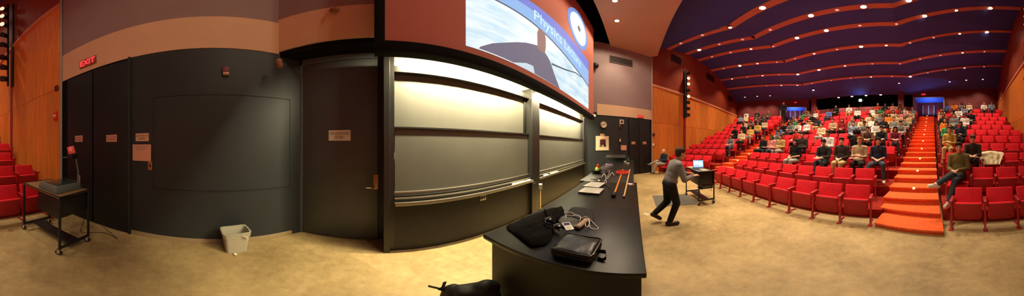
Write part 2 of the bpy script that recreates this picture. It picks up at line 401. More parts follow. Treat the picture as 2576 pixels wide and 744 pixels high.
o, c, w, h = sign('paper_notice', W, 334, 363, 380, 404.5, None, m=M_PINK, label='square pink paper sheet taped on the dark wall above the switch', cat='paper', off=.004)
mb = MB(); mb.prism([(-.42 * w, .44 * h), (.42 * w, .44 * h), (.18 * w, .16 * h), (-.25 * w, .1 * h)], 0, .0008, Matrix(((1, 0, 0, 0), (0, 0, 1, .0062), (0, 1, 0, 0), (0, 0, 0, 1)))); mb.obj('shiny_tape', mat('clear_tape', (.50, .28, .19, 1), .25), o)
o, c, w, h = sign('light_switch', W, 372.5, 406, 383, 427, None, m=M_BRASS, label='brass light switch plate below the pink sheet', cat='switch', th=.008)
mb = MB(); mb.box((-.012, .006, -.02), (.012, .02, .02), bev=.002); mb.obj('toggle', M_BLACK, o)
# fire strobe high on the dark wall
p = W.hit(568, 181); mb = MB(); mb.box((-.05, 0, -.02), (.05, .05, .075), bev=.006); o = mb.obj('fire_strobe', mat('dull_red', (.16, .03, .03, 1), .5), M=W.mat(p)); tag(o, 'small dark red fire strobe high on the dark wall', 'alarm')
mb = MB(); mb.box((-.045, 0, -.065), (.045, .055, -.022), bev=.008); mb.obj('strobe_lens', mat('pale_lens', (.45, .28, .2, 1), .3), o)
# small lamps hanging at the fascia
def little_camera(name, p, label, d):
    o = empty(name, p); tag(o, label, 'lamp')
    mb = MB(); mb.box((-.03, -.03, -.03), (.03, .03, .05), bev=.006); mb.obj('bracket', M_RING, o)
    mb = MB(); mb.cap((0, 0, -.02), .035, V(d) * .12 + V((0, 0, -.08)), .05); mb.obj('lamp_head', mat('rust_brown', (.25, .10, .05, 1), .6), o)
    return o
p = V((XWD + .33, 2.2, 3.05)); a = W.hit(702, 156, .3); little_camera('hanging_lamp', a, 'small brown lamp hanging below the corner of the beige fascia', (.3, -.3, 0))
mb = MB(); p = DF.hit(838, 26, .02)
o = empty('pulley_bracket', p); tag(o, 'small brown bracket on the upper edge of the fascia over the door', 'bracket'); mb.box((-.025, -.04, -.08), (.025, .02, .08), bev=.006); mb.obj('arm', M_RING, o)
mb = MB(); mb.cap((0, -.05, -.05), .04, (.06, -.09, -.1), .045); mb.obj('wheel', mat('rust_brown', (.25, .10, .05, 1), .6), o)
# exit sign
def exit_sign(pl, x0, y0, x1, y1, label, off=.012):
    a = pl.hit((x0 + x1) / 2, (y0 + y1) / 2, off); u0 = pl.hit(x0, 300, off); u1 = pl.hit(x1, 300, off); w = (V((u0.x, u0.y, 0)) - V((u1.x, u1.y, 0))).length
    M = pl.mat(a); h = w * .42
    mb = MB(); mb.box((-w / 2 * 1.06, 0, -h / 2 * 1.1), (w / 2 * 1.06, .03, h / 2 * 1.1), bev=.006); o = mb.obj('exit_sign', M_EXITBOX, M=M); tag(o, label, 'sign')
    me = text_mesh('EXIT', h * 1.1, .004); xs = [v.co.x for v in me.vertices]; k = w * .94 / (max(xs) - min(xs)); ys = [v.co.y for v in me.vertices]
    me.transform(Matrix(((k, 0, 0, 0), (0, 0, 1, .035), (0, 1, 0, -(max(ys) + min(ys)) / 2), (0, 0, 0, 1)))); me.flip_normals(); link('letters', me, M_EXIT, o)
exit_sign(W, 203, 0 + 143, 241, 170, 'red lit exit sign on the fascia above the double doors behind the projector cart')
# ------------------------------------------------------------------ board wall
XB0, XBM0, XBM1, XB1 = .075, 2.83, 3.12, 6.62
mb = MB(); mb.box((.1, 2.32, 0), (XRD + .05, 2.42, 3.4)); struct('wall_front', mb, M_GREYW)
mb = MB()
mb.box((XB0, 2.05, 0), (.155, DY + .06, 2.86), bev=.004); mb.box((.155, 2.1, 0), (.215, 2.32, 2.86)); struct('trim_7', mb, M_BFRAME)
mb = MB(); mb.box((XBM0, 2.03, 0), (XBM1, 2.32, 2.86), bev=.006); struct('trim_8', mb, M_BFRAME)
mb = MB(); mb.box((XB1, 2.08, 0), (XB1 + .1, 2.34, 2.80), bev=.004); struct('trim_9', mb, M_BFRAME)
for i, (a, b) in enumerate(((.215, XBM0), (XBM1, XB1))):
    mb = MB(); mb.box((a, 2.10, .012), (b, 2.3, .80)); struct('wall_front_lower_%d' % (i + 1), mb, M_BLOWER)
    mb = MB(); mb.box((a, 2.11, 2.62), (b, 2.32, 2.72), bev=.004); struct('trim_%d' % (10 + i), mb, M_BFRAME)
    wl = 'near the grey door' if i == 0 else 'beyond the black middle post'
    # upper and lower sliding boards
    o = empty('chalkboard', ((a + b) / 2, 2.24, 1.82)); tag(o, 'upper black sliding chalkboard lit from above, ' + wl, 'chalkboard', 'sliding chalkboards')
    w = (b - a) / 2
    mb = MB(); mb.box((-w + .012, -.02, 0.0), (w - .03, .02, .80)); mb.obj('board_surface', M_BOARD, o)
    mb = MB(); mb.box((w - .075, -.05, 0), (w - .005, .03, .80), bev=.003); mb.obj('side_rail', M_BFRAME, o)
    mb = MB(); mb.box((-w, -.04, 0), (-w + .012, .03, .8)); mb.obj('side_rail', M_BFRAME, o)
    o = empty('chalkboard', ((a + b) / 2, 2.16, .955)); tag(o, 'lower black sliding chalkboard above the chalk tray, ' + wl, 'chalkboard', 'sliding chalkboards')
    mb = MB(); mb.box((-w + .012, -.02, 0.0), (w - .012, .02, .85)); mb.obj('board_surface', M_BOARD, o)
    mb = MB(); mb.box((-w, -.04, .85), (w, .03, .885), bev=.004); mb.obj('top_rail', M_BFRAME, o)
    mb = MB(); mb.box((-w, -.045, -.03), (w, .02, 0.012), bev=.004); mb.obj('bottom_rail', M_TRAY, o)
    o = empty('chalk_tray', ((a + b) / 2, 2.1, .80)); tag(o, 'long metal chalk tray under the chalkboards ' + wl, 'chalk tray', 'chalk trays')
    mb = MB(); mb.box((-w, -.09, 0.02), (w, .1, .032)); mb.box((-w, -.105, .0), (w, -.085, .05), bev=.004); mb.obj('lip', M_TRAY, o)
    mb = MB(); mb.box((-w, -.02, .032), (w, .1, .125), bev=.003); mb.obj('black_rail', M_BFRAME, o)
    mb = MB(); mb.box((-w, -.035, .075), (w, -.018, .095), bev=.003); mb.obj('upper_lip', M_TRAY, o)
# chalk and erasers on the trays
def on_tray(px, py): q = at(px, py, .835); return V((q.x, 2.05, .833))
for (x, L, r, lab, kind) in ((2.27, .10, .0, 'rounded white chalk eraser on the tray, first left of the middle post', 'e'), (2.47, .30, 0, 'long pale eraser lying on the tray just left of the middle post', 'l'),
                             (2.72, .11, 0, 'white eraser on the tray right against the middle post', 'e'), (3.42, .2, 0, 'white eraser on the far tray just past the middle post', 'e'), (3.85, .42, 0, 'long pale eraser on the far tray', 'l')):
    mb = MB(); mb.box((-L / 2, -.03, 0), (L / 2, .02, .035), bev=.014, seg=3); o = mb.obj('eraser', M_PAPER if kind == 'e' else mat('cream_felt', (.66, .6, .42, 1), .8), M=Matrix.Translation((x, 2.046, .833))); tag(o, lab, 'eraser', 'erasers on the chalk trays')
for (px, py, lab) in ((1215, 497, 'steel outlet plate on the dark panel under the first chalkboard'), (1434, 423, 'small outlet plate on the dark panel under the far chalkboard')):
    p = B.hit(px, py, .025); mb = MB(); mb.box((-.06, 0, -.045), (.06, .012, .045), bev=.004); o = mb.obj('wall_outlet', M_TRAY, M=B.mat(V((p.x, 2.1, p.z)))); tag(o, lab, 'outlet', 'outlets under the boards')
    for s in (-1, 1): mb = MB(); mb.box((s * .028 - .016, .01, -.02), (s * .028 + .016, .016, .02), bev=.004); mb.obj('socket', M_BLACK, o)
# a thin rod with a metal cup standing on the floor behind the bench
q = at(1341, 532, 0); q = V((q.x, 1.93, 0)); zt = H + math.hypot(q.x, q.y) * math.tan((PYH - 463) / F)
o = empty('floor_rod', q); tag(o, 'thin upright rod with a metal cup on top, before the middle post', 'rod')
mb = MB(); mb.lathe([(.05, 0), (.05, .01), (.012, .015), (.008, .03), (.008, zt - .11)], 12); mb.obj('rod', M_PALEWOOD, o)
mb = MB(); mb.lathe([(.03, zt - .12), (.042, zt - .11), (.042, zt - .01), (.03, zt)], 16); mb.obj('cup', M_TRAY, o)
mb = MB(); mb.lathe([(.041, zt - .008), (.041, zt + .008), (.02, zt + .012)], 16); mb.obj('white_cap', M_WHITE, o)
# screen, border and valance
XS0, XS1, ZS0, ZS1 = .075, 6.75, 2.85, 7.6
o = empty('projection_screen', ((XS0 + XS1) / 2, 1.7, ZS0)); tag(o, 'huge red-brown projection screen with black border above the chalkboards', 'screen')
w = (XS1 - XS0) / 2; hh = ZS1 - ZS0
M_SCREEN = mat('screen_red_brown', (.46, .155, .11, 1), .8, var=.03, scale=1)
mb = MB(); mb.box((-w, 0, 0), (w, .05, hh)); mb.obj('screen_surface', M_SCREEN, o)
mb = MB(); mb.box((-w - .11, -.03, -.16), (w + .02, .12, 0), bev=.004); mb.box((-w - .11, -.03, 0), (-w, .12, hh + .3), bev=.004); mb.box((-w, -.03, hh), (w + .3, .12, hh + .45)); mb.obj('border', M_VOID, o)
# fluorescent tubes behind the valance
for i, (a, b) in enumerate(((.35, 2.75), (3.2, 6.4))):
    o = empty('fluorescent_lamp', ((a + b) / 2, 1.90, 2.87)); tag(o, 'fluorescent strip lamp behind the screen border over the ' + ('near' if i == 0 else 'far') + ' chalkboards', 'lamp', 'strip lamps over the boards')
    w = (b - a) / 2
    mb = MB(); mb.box((-w, -.06, .03), (w, .06, .09), bev=.005); mb.obj('housing', M_GREYW, o)
    mb = MB(); mb.tube([(-w + .03, 0, 0), (w - .03, 0, 0)], .018, 10); mb.obj('tube', M_TUBE, o)
# picture thrown on the screen
def slide():
    xa, xb, za, zb = 1.02, 5.97, 2.98, 5.07
    o = empty('projected_slide', ((xa + xb) / 2, 1.697, za)); tag(o, 'bright blue-white projected slide with a man and title on the screen', 'projection')
    w = (xb - xa) / 2; hh = zb - za
    def em(n, c, s): return mat(n, (c[0] * .08, c[1] * .08, c[2] * .08, 1), .8, emis=c, estr=s)
    m = bpy.data.materials.new('slide_water_light'); m.use_nodes = True; nt = m.node_tree; b = nt.nodes['Principled BSDF']
    tc = nt.nodes.new('ShaderNodeTexCoord'); mp = nt.nodes.new('ShaderNodeMapping'); mp.inputs['Scale'].default_value = (.8, 1, 3.2); nt.links.new(tc.outputs['Object'], mp.inputs[0])
    n = nt.nodes.new('ShaderNodeTexNoise'); n.inputs['Scale'].default_value = 1.6; n.inputs['Detail'].default_value = 6; nt.links.new(mp.outputs[0], n.inputs['Vector'])
    cr = nt.nodes.new('ShaderNodeValToRGB'); e = cr.color_ramp.elements; e[0].position = .35; e[0].color = (.45, .69, .86, 1); e[1].position = .58; e[1].color = (.78, .90, .93, 1)
    nt.links.new(n.outputs['Fac'], cr.inputs[0]); nt.links.new(cr.outputs[0], b.inputs['Emission Color']); b.inputs['Emission Strength'].default_value = .9; b.inputs['Base Color'].default_value = (.05, .05, .05, 1)
    mb = MB(); mb.box((-w, 0, 0), (w, .002, hh)); mb.obj('background', m, o)
    Mx = Matrix(((1, 0, 0, 0), (0, 0, -1, 0), (0, 1, 0, 0), (0, 0, 0, 1)))
    def flat(n_, poly, mm, d=.0012): mb = MB(); mb.prism(poly, 0, d, Mx); return mb.obj(n_, mm, o, smooth=False)
    flat('title_band', [(-w, 1.78), (w, 1.62), (w, hh), (-w, hh)], em('slide_violet', (.20, .24, .74, 1), .85), .001)
    flat('pale_band', [(-w, 1.45), (w, .95), (w, 1.62), (-w, 1.84)], em('slide_pale_blue', (.30, .52, .90, 1), .85), .0014)
    flat('rule', [(-w, 1.42), (-1.2, 1.31), (.8, 1.08), (w, .92), (w, .97), (.8, 1.13), (-1.2, 1.36), (-w, 1.47)], em('slide_dark_rule', (.16, .20, .28, 1), .55), .0018)
    me = text_mesh('Physics Lecture', .50, .0004, 'LEFT'); xs = [v.co.x for v in me.vertices]; kx = 2.6 / (max(xs) - min(xs))
    for v in me.vertices: v.co.x *= kx; v.co.y += -.07 * v.co.x
    me.transform(Matrix.Translation((-1.1, -.0026, 1.66)) @ Matrix(((1, 0, 0, 0), (0, 0, -1, 0), (0, 1, 0, 0), (0, 0, 0, 1)))); link('title', me, em('slide_text', (.60, .84, 1, 1), 1.0), o)
    # man with one arm stretched out
    flat('man_shape', [(-2.28, .02), (-2.26, .06), (-2.05, .22), (-1.81, .35), (-1.55, .50), (-1.31, .62), (-1.1, .70), (-.97, .74), (-.86, .72), (-.70, .70), (-.58, .64), (-.48, .56), (-.36, .40), (-.26, .26), (-.12, .12), (-.01, .0)], em('slide_jacket', (.19, .17, .24, 1), .8), .0012)
    flat('sleeve_gap', [(-1.66, .002), (-1.30, .14), (-1.10, .16), (-1.05, .002)], em('slide_white_gap', (.66, .80, .88, 1), .8), .0016)
    flat('face_shape', [(-.96, .66), (-.70, .66), (-.66, .86), (-.66, 1.12), (-.70, 1.28), (-.80, 1.33), (-.92, 1.28), (-.97, 1.12)], em('slide_face', (.40, .22, .20, 1), .75), .0020)
    flat('line_shape', [(-.41, .50), (.3, .66), (1.07, .90), (1.9, 1.02), (1.9, 1.05), (1.07, .94), (.3, .71), (-.41, .55)], em('slide_dark_rule', (.16, .20, .28, 1), .55), .0008)
    # round emblem above the slide
    o2 = empty('projected_disc', (4.87, 1.696, 6.05)); tag(o2, 'round blue-rimmed projected disc above the slide at the screen edge', 'projection')
    Rm = Matrix.Rotation(PI / 2, 4, 'X')
    for n_, r0, r1, mm, dy in (('outer_ring', .0, .93, em('disc_blue', (.22, .36, .86, 1), .75), 0), ('white_ring', 0, .74, em('disc_white', (.78, .9, .96, 1), .9), .0008), ('hub', 0, .13, em('disc_hub', (.17, .15, .12, 1), .6), .0016)):
        mb = MB(); mb.lathe([(r1, 0), (r1, .001)], 48, Matrix.Translation((0, -dy, 0)) @ Rm); mb.obj(n_, mm, o2, smooth=False)
slide()
# black void above the screen and behind the ceiling panel
mb = MB(); mb.box((XF - .2, 2.0, 8.1), (XRD + 1, 2.6, ZT + .3)); mb.box((-4, .6, ZT), (10, 2.6, ZT + .15)); struct('ceiling_stage', mb, M_VOID)
# ------------------------------------------------------------------ wall on the far side of the stage
RDc = V((XRD, DY, 0)); RBc = V((XB1 + .1, DY, 0))
mb = MB(); mb.box((XB1 + .1, DY, 0), (XRD + .1, DY + .12, 3.4)); struct('wall_right_recess', mb, M_GREYR)
wall_piece('wall_right', RW, RDc, V((CR.x, CR.y, 0)), 0, 3.2, M_DARKWALL)
zrl = RW.hit(1640, 306).z; zru = RW.hit(1640, 287).z
wall_piece('trim_12', RW, V((cornerWD(RW, 1.75), 1.75, 0)) - RW.n * 0, CR, 3.06, 3.62, M_FASCIA, off=.02)
wall_piece('wall_right_upper', RW, V((cornerWD(RW, 2.3), 2.3, 0)), CR, 3.1, 7.35, M_UPPER)
mb = MB(); pl_box(mb, RW, wx(RW, 1580), wx(RW, 1637), 0, 3.06, 0, .005); struct('trim_13', mb, M_GROOVE)
door_leaf('door_4', RW, 1582, 1607, 3.02, M_LDOOR); door_leaf('door_5', RW, 1608, 1634, 3.02, M_LDOOR)
exit_sign(RW, 1604.5, 289, 1618, 297, 'red lit exit sign on the fascia at the far side of the stage', off=.02)
sign('door_sign', RW, 1588.5, 356, 1598, 362.5, ['NO FOOD', 'OR DRINK'], m=M_PINK, label='small pink notice on the far dark door nearer the clock', off=.035)
sign('door_sign', RW, 1617, 356, 1626, 362.5, ['NO FOOD', 'OR DRINK'], m=M_PINK, label='small pink notice on the far dark door next to the wood wall', off=.035)
sign('paper_notice', RW, 1562, 365, 1576, 377.5, None, m=M_PINK, label='square pink paper on the dark wall beside the far doors', cat='paper', off=.004)
# clock
p = RW.hit(1518, 313.5); r = (wx(RW, 1526) - wx(RW, 1510)).length / 2
o = empty('wall_clock', M=RW.mat(p)); tag(o, 'round pale wall clock above the framed board at the far side', 'clock')
RXI = Matrix.Rotation(-PI / 2, 4, 'X')
mb = MB(); mb.lathe([(r, 0), (r, .05), (r * .9, .06), (r * .88, .045)], 28, RXI); mb.obj('clock_case', mat('clock_rim', (.25, .2, .15, 1), .5), o)
mb = MB(); mb.lathe([(r * .9, .03), (r * .9, .048)], 28, RXI); mb.obj('clock_face', mat('clock_face_cream', (.66, .54, .38, 1), .6), o)
for n_, ang, L in (('hour_hand', 1.1, .5), ('minute_hand', -1.7, .78)):
    mb = MB(); mb.box((-.012, .05, 0), (.012, .056, r * L), Matrix.Rotation(ang, 4, 'Y')); mb.obj(n_, M_INK, o)
# framed board with a dark picture and a small sign above
o, c, w, h = sign('notice_board', RW, 1498.5, 342, 1531, 378, None, m=mat('cream_board', (.60, .48, .32, 1), .7), label='square cream board with a dark device on it under the clock', cat='notice board', th=.03)
mb = MB(); mb.box((-w * .2, .03, -h * .08), (w * .22, .09, h * .26), bev=.008); mb.obj('device_box', mat('dark_maroon_box', (.05, .01, .02, 1), .4), o)
mb = MB(); mb.box((-w * .1, .03, h * .27), (w * .17, .07, h * .36), bev=.004); mb.obj('red_strip', mat('red_lit_strip', (.6, .12, .06, 1), .5, emis=(1, .15, .08, 1), estr=.6), o)
mb = MB(); mb.box((w * .08, .03, -h * .22), (w * .24, .08, -h * .08), bev=.006); mb.obj('handset', M_BLACK, o)
mb = MB(); mb.box((-w * .22, .03, -h * .24), (-w * .04, .05, -h * .1), bev=.004); mb.obj('socket_plate', M_TRAY, o)
sign('wall_sign', RW, 1510, 336.5, 1521, 341.5, ['IN USE'], m=mat('aged_paper', (.62, .36, .22, 1), .8), label='small label strip directly above the cream board', th=.01)
for (x0, y0, x1, y1, nm, lab, cat, mm) in ((1558, 301, 1568, 312, 'loudspeaker', 'small pale box speaker high on the far dark wall', 'speaker', mat('pale_box', (.55, .42, .32, 1), .6)), (1556.5, 313.5, 1561, 320, 'junction_box', 'tiny brown box just under the pale speaker', 'box', M_BRASS),
                                       (1556.5, 349, 1561, 357, 'light_switch', 'tiny brass switch between the cream board and the far doors', 'switch', M_BRASS), (1557, 371, 1560, 376, 'wall_outlet', 'tiny dull outlet beside the square pink paper', 'outlet', mat('dull_red', (.16, .03, .03, 1), .5)),
                                       (1640.5, 361, 1644.5, 366, 'light_switch', 'small white switch on the edge of the far wood wall', 'switch', M_WHITE), (1640, 335, 1646, 342, 'fire_alarm', 'small dark red alarm box on the edge of the far wood wall', 'alarm', mat('dull_red', (.16, .03, .03, 1), .5))):
    pl_ = RW if x0 < 1638 else RWD
    o, c, w, h = sign(nm, pl_, x0, y0, x1, y1, None, m=mm, label=lab, cat=cat, th=.06, off=.03 if pl_ is RWD else 0)
    mb = MB(); mb.box((-w * .22, .058, -h * .25), (w * .22, .07, h * .25), bev=.002); mb.obj('front_plate', M_BLACK if nm != 'light_switch' else M_WHITE, o)
# vent high on the mauve wall
def grille(pl, x0, y0, x1, y1, lab, m, off=.0, n=7):
    a = pl.hit(x0, (y0 + y1) / 2, off); b = pl.hit(x1, (y0 + y1) / 2, off); c = (a + b) / 2; w = (b - a).length / 2
    h = (pl.hit((x0 + x1) / 2, y0, off).z - pl.hit((x0 + x1) / 2, y1, off).z) / 2
    c.z = pl.hit((x0 + x1) / 2, (y0 + y1) / 2, off).z
    o = empty('air_vent', M=pl.mat(c)); tag(o, lab, 'vent')
    mb = MB(); mb.box((-w, 0, -h), (w, .02, h)); mb.obj('duct_back', M_VOID, o)
    mb = MB()
    for (p_, q_) in (((-w, -h), (w, -h + .03)), ((-w, h - .03), (w, h)), ((-w, -h), (-w + .03, h)), ((w - .03, -h), (w, h))): mb.box((p_[0], .0, p_[1]), (q_[0], .04, q_[1]))
    for i in range(n): z = -h + .03 + (2 * h - .06) * (i + .5) / n; mb.box((-w, .01, z - .008), (w, .03, z + .008))
    mb.obj('louvres', m, o)
grille(RW, 1534, 145, 1590, 162, 'dark grey air vent high on the mauve wall beside the screen', mat('grey_louvre', (.10, .075, .07, 1), .6))
p = RW.hit(1497.5, 165, .2); mb = MB(); mb.sph((0, 0, 0), .17); o = mb.obj('round_loudspeaker', M_BLACK, M=Matrix.Translation(p)); tag(o, 'black round loudspeaker on the wall just beside the screen edge', 'speaker')
mb = MB(); q = -RW.n * .11; mb.tube([(0, 0, 0), q * .9], .03); mb.obj('bracket', M_BLACK, o)
p = RW.hit(1494, 289, .25); mb = MB(); mb.cap((0, 0, 0), .035, (-.03, -.05, -.04), .05); o = mb.obj('fascia_lamp', mat('pale_lamp', (.8, .72, .55, 1), .4, emis=(1, .85, .55, 1), estr=.6), M=Matrix.Translation(p)); tag(o, 'little pale lamp at the lower corner of the screen', 'lamp')
mb = MB(); mb.tube([(0, 0, 0), -RW.n * .27], .012); mb.obj('stem', M_RING, o)
# ------------------------------------------------------------------ ceiling
RE = [(0.2, 7.95), (1.24, 8.45), (3.18, 8.93), (4.70, 9.0), (6.71, 8.78), (8.61, 8.42), (10.2, 7.91), (13.1, 7.0)]     # along the far wood wall: distance, height
LE = [(0.2, 9.4), (1.5, 10.2), (3.5, 11.2), (5.56, 11.46), (7.98, 10.94), (9.74, 10.0), (12.13, 9.66), (14.6, 8.0)]
MIDY = [-1.0, -4.33, -6.35, -8.05, -10.2, -12.4, -14.05, -16.9]
MIDZ = [8.6, 8.45, 8.93, 9.0, 8.78, 8.42, 7.91, 7.0]
KR = [6.2, 6.4, 7.0, 7.05, 7.69, 7.95, 8.37, 9.1]; KL = [.2, .0, -.1, -.3, -.68, -.85, -1.6, -2.4]
CP = []
for i in range(8):
    a = CR + dR * (RE[i][0]); d_ = CL + dL * LE[i][0]
    CP.append([V((a.x, a.y, RE[i][1])) - RWD.n * .06, V((KR[i], MIDY[i], MIDZ[i])), V((KL[i], MIDY[i], MIDZ[i])), V((d_.x, d_.y, LE[i][1])) - LW.n * .06])
mb = MB()
for i in range(7):
    for j in range(3):
        q = [CP[i][j], CP[i][j + 1], CP[i + 1][j + 1], CP[i + 1][j]]
        up = V((0, 0, .12)); mb._add(q + [p + up for p in q], [(0, 1, 2), (0, 2, 3), (4, 6, 5), (4, 7, 6), (0, 4, 5, 1), (1, 5, 6, 2), (2, 6, 7, 3), (3, 7, 4, 0)])
struct('ceiling', mb, M_BLUE)
for i in range(1, 7):
    mb = MB(); P = CP[i]
    for j in range(3):
        a, b = P[j], P[j + 1]; t = (b - a).normalized(); s = V((t.y, -t.x, 0)).normalized() * .19; dn = V((0, 0, -.05)); up = V((0, 0, .03))
        e = t * .06
        a2 = a - e if j else a; b2 = b + e if j < 2 else b
        q = [a2 - s + dn, a2 + s + dn, b2 + s + dn, b2 - s + dn, a2 - s + up, a2 + s + up, b2 + s + up, b2 - s + up]
        mb._add(q, [(0, 1, 2, 3), (4, 7, 6, 5), (0, 4, 5, 1), (1, 5, 6, 2), (2, 6, 7, 3), (3, 7, 4, 0)])
    struct('trim_%d' % (20 + i), mb, M_BAND)
# beige ceiling panel over the stage
mb = MB(); mb.prism([(-3.3, 1.05), (8.3, 1.15), (9.32, -1.0), (9.15, -1.35), (-3.4, -1.35)], 7.2, 7.32); struct('ceiling_panel', mb, M_CLOUD)
# downlights
def downlight(p, kind, label, r=.1, group='downlights set in the ceiling bands'):
    o = empty('ceiling_downlight', p); tag(o, label, 'ceiling light', group)
    if not DL.get('ring'):
        mb = MB(); mb.lathe([(.8, 0), (1.0, -.25), (1.1, -.25), (1.1, .1)], 18); DL['ring'] = mb.mesh('ring', True); DL['ring'].materials.append(M_RING)
        mb = MB(); mb.lathe([(.05, -.42), (.55, -.34), (.92, -.12), (.92, .05)], 18); DL['lens'] = mb.mesh('lens', True)
    a = link('ring', DL['ring'], None, o); a.scale = (r, r, r)
    k = {'b': M_LENS, 'm': M_LENSM, 'd': M_LENSD, 'y': M_LENSY, 'c': M_LENSC}[kind]
    if ('l', kind) not in DL: DL['l', kind] = DL['lens'].copy(); DL['l', kind].materials.append(k)
    b = link('lens', DL['l', kind], None, o); b.scale = (r, r, r)
    return o
DL = {}
def spot(p, e, col=(1, .80, .55), ang=120, blend=.7, r=.12, aim=None):
    l = bpy.data.lights.new('spot', 'SPOT'); l.energy = e; l.color = col; l.spot_size = math.radians(ang); l.spot_blend = blend; l.shadow_soft_size = r
    o = bpy.data.objects.new('spot_light', l); C.objects.link(o); o.location = p
    if aim is not None: o.rotation_euler = (V(aim) - V(p)).to_track_quat('-Z', 'Y').to_euler()
    return o
def band_point(i, px):
    a = az(px); d = V((math.sin(a), math.cos(a)))
    best = None
    for j in range(3):
        p, q = CP[i][j], CP[i][j + 1]
        # p + t (q - p) parallel to d
        e = q - p; den = e.x * d.y - e.y * d.x
        if abs(den) < 1e-9: continue
        t = -(p.x * d.y - p.y * d.x) / den
        if -.02 <= t <= 1.02:
            r = p + e * t
            if r.x * d.x + r.y * d.y > 0: best = r
    return best
k_ = 2.48
BANDS = {1: [(180, 'd'), (315, 'd'), (488, 'm'), (690, 'b')], 2: [(295, 'b'), (420, 'd'), (565, 'd'), (738, 'd'), (992, 'b'), (1155, 'd'), (1320, 'b'), (1600, 'b')],
         3: [(375, 'd'), (490, 'd'), (618, 'm'), (757, 'd'), (905, 'b'), (1088, 'b'), (1297, 'd'), (1525, 'd'), (1700, 'b'), (1898, 'm'), (2110, 'b')],
         4: [(447, 'd'), (548, 'b'), (658, 'm'), (780, 'd'), (893, 'd'), (1012, 'm'), (1155, 'd'), (1305, 'b'), (1462, 'm'), (1610, 'd'), (1757, 'd'), (1920, 'm'), (2090, 'b')],
         5: [(500, 'm'), (595, 'd'), (690, 'm'), (793, 'd'), (910, 'b'), (1042, 'b'), (1205, 'm'), (1375, 'd'), (1548, 'd'), (1673, 'd'), (1800, 'd'), (1938, 'm'), (2075, 'd')],
         6: [(714, 'd'), (807, 'm'), (907, 'm'), (1000, 'd'), (1118, 'd'), (1240, 'd'), (1367, 'm'), (1497, 'd'), (1612, 'b'), (1720, 'd'), (1832, 'd'), (1950, 'm'), (2072, 'd')]}
SPOTS = []
for i, L in BANDS.items():
    for n, (u, kd) in enumerate(L):
        p = band_point(i, 1640 + u / k_)
        if p is None: continue
        p = p + V((0, 0, -.05))
        downlight(p, kd, '%s round downlight, %s from the far wood wall on the %s ceiling band' % ({'b': 'bright', 'm': 'half-bright', 'd': 'unlit'}[kd], ORD[n + 1], ORD[i]), .13 if kd == 'b' else .1)
        if kd in 'bm': SPOTS.append((p, kd, 84 if i < 3 or p.x < -1 else 102, 1.0))
# ceiling lamps near the back wall
def ceil_hit(px, py):
    s, c, t = ray(px, py)
    d = V((s, c, t)); o0 = V((0, 0, H)); best = None
    from mathutils.geometry import intersect_ray_tri
    for j in range(3):
        q = [CP[6][j], CP[6][j + 1], CP[7][j + 1], CP[7][j]]
        for tr in ((q[0], q[1], q[2]), (q[0], q[2], q[3])):
            h = intersect_ray_tri(tr[0], tr[1], tr[2], d, o0, True)
            if h is not None: best = h
    return best
for n, (u, v, kd) in enumerate([(580, 603, 'm'), (657, 598, 'm'), (737, 594, 'm'), (1007, 559, 'b'), (1542, 516, 'm'), (1858, 507, 'm'), (1961, 497, 'm'), (2064, 492, 'm')]):
    p = ceil_hit(1640 + u / k_, v / k_)
    if p is None: continue
    downlight(p + V((0, 0, -.04)), kd, 'small downlight, %s from the far wood wall on the flat blue ceiling at the back' % ORD[n + 1], .12 if kd == 'b' else .1, 'downlights near the back wall')
    SPOTS.append((p + V((0, 0, -.04)), 'b' if kd == 'b' else 'm'))
for (px, py, lab) in ((1552, 52, 'bright downlight in the beige stage ceiling, nearer the wood wall'), (1547, 2, 'downlight in the beige stage ceiling at the top edge')):
    p = at(px, py, 7.2); downlight(p + V((0, 0, -.0)), 'b' if py > 10 else 'm', lab, .085, 'downlights in the stage ceiling')
# ------------------------------------------------------------------ wood walls
def wood_wall(name, O, dd, n, length, tops, zseam, zstripe, step, panels):
    def top(k):
        for a, b in zip(tops, tops[1:]):
            if a[0] <= k <= b[0]: return a[1] + (b[1] - a[1]) * (k - a[0]) / (b[0] - a[0])
        return tops[0][1] if k < tops[0][0] else tops[-1][1]
    ang = math.atan2(dd.y, dd.x); M = Matrix.Translation(O) @ Matrix.Rotation(ang, 4, 'Z')
    s = 1 if (M.to_3x3() @ V((0, 1, 0))).dot(n) > 0 else -1
    mb = MB(); zs = max(t[1] for t in tops) + .3
    k = 0.0
    mb.box((0, -.12 * s if s > 0 else .02, 0), (length, -.02 if s > 0 else .14, zs) , M, mi=1)
    ks = [0]; rnd = random.Random(5)
    while ks[-1] < length - .3: ks.append(min(length, ks[-1] + step))
    ks[-1] = length
    for a, b in zip(ks, ks[1:]):
        y0, y1 = (-.03, 0) if s > 0 else (0, .03)
        mb.box((a + .004, y0, 0), (b - .004, y1, zseam - .006), M)
        t = min(top(a), top(b)) + .25
    ks2 = ks[::2] + ([length] if ks[::2][-1] != length else [])
    for a, b in zip(ks2, ks2[1:]):
        y0, y1 = (-.03, 0) if s > 0 else (0, .03)
        mb.box((a + .003, y0, zseam + .006), (b - .003, y1, zstripe), M)
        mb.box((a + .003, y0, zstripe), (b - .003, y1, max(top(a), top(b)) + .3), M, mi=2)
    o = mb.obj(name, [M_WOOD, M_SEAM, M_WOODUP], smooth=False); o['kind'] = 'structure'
    return M, s
ML, sL = wood_wall('wall_left_wood', CL, dL, LW.n, 15.2, LE, 3.04, 6.12, .62, 0)
MR, sR = wood_wall('wall_right_wood', CR, dR, RWD.n, 13.6, RE, 2.93, 5.23, .62, 0)
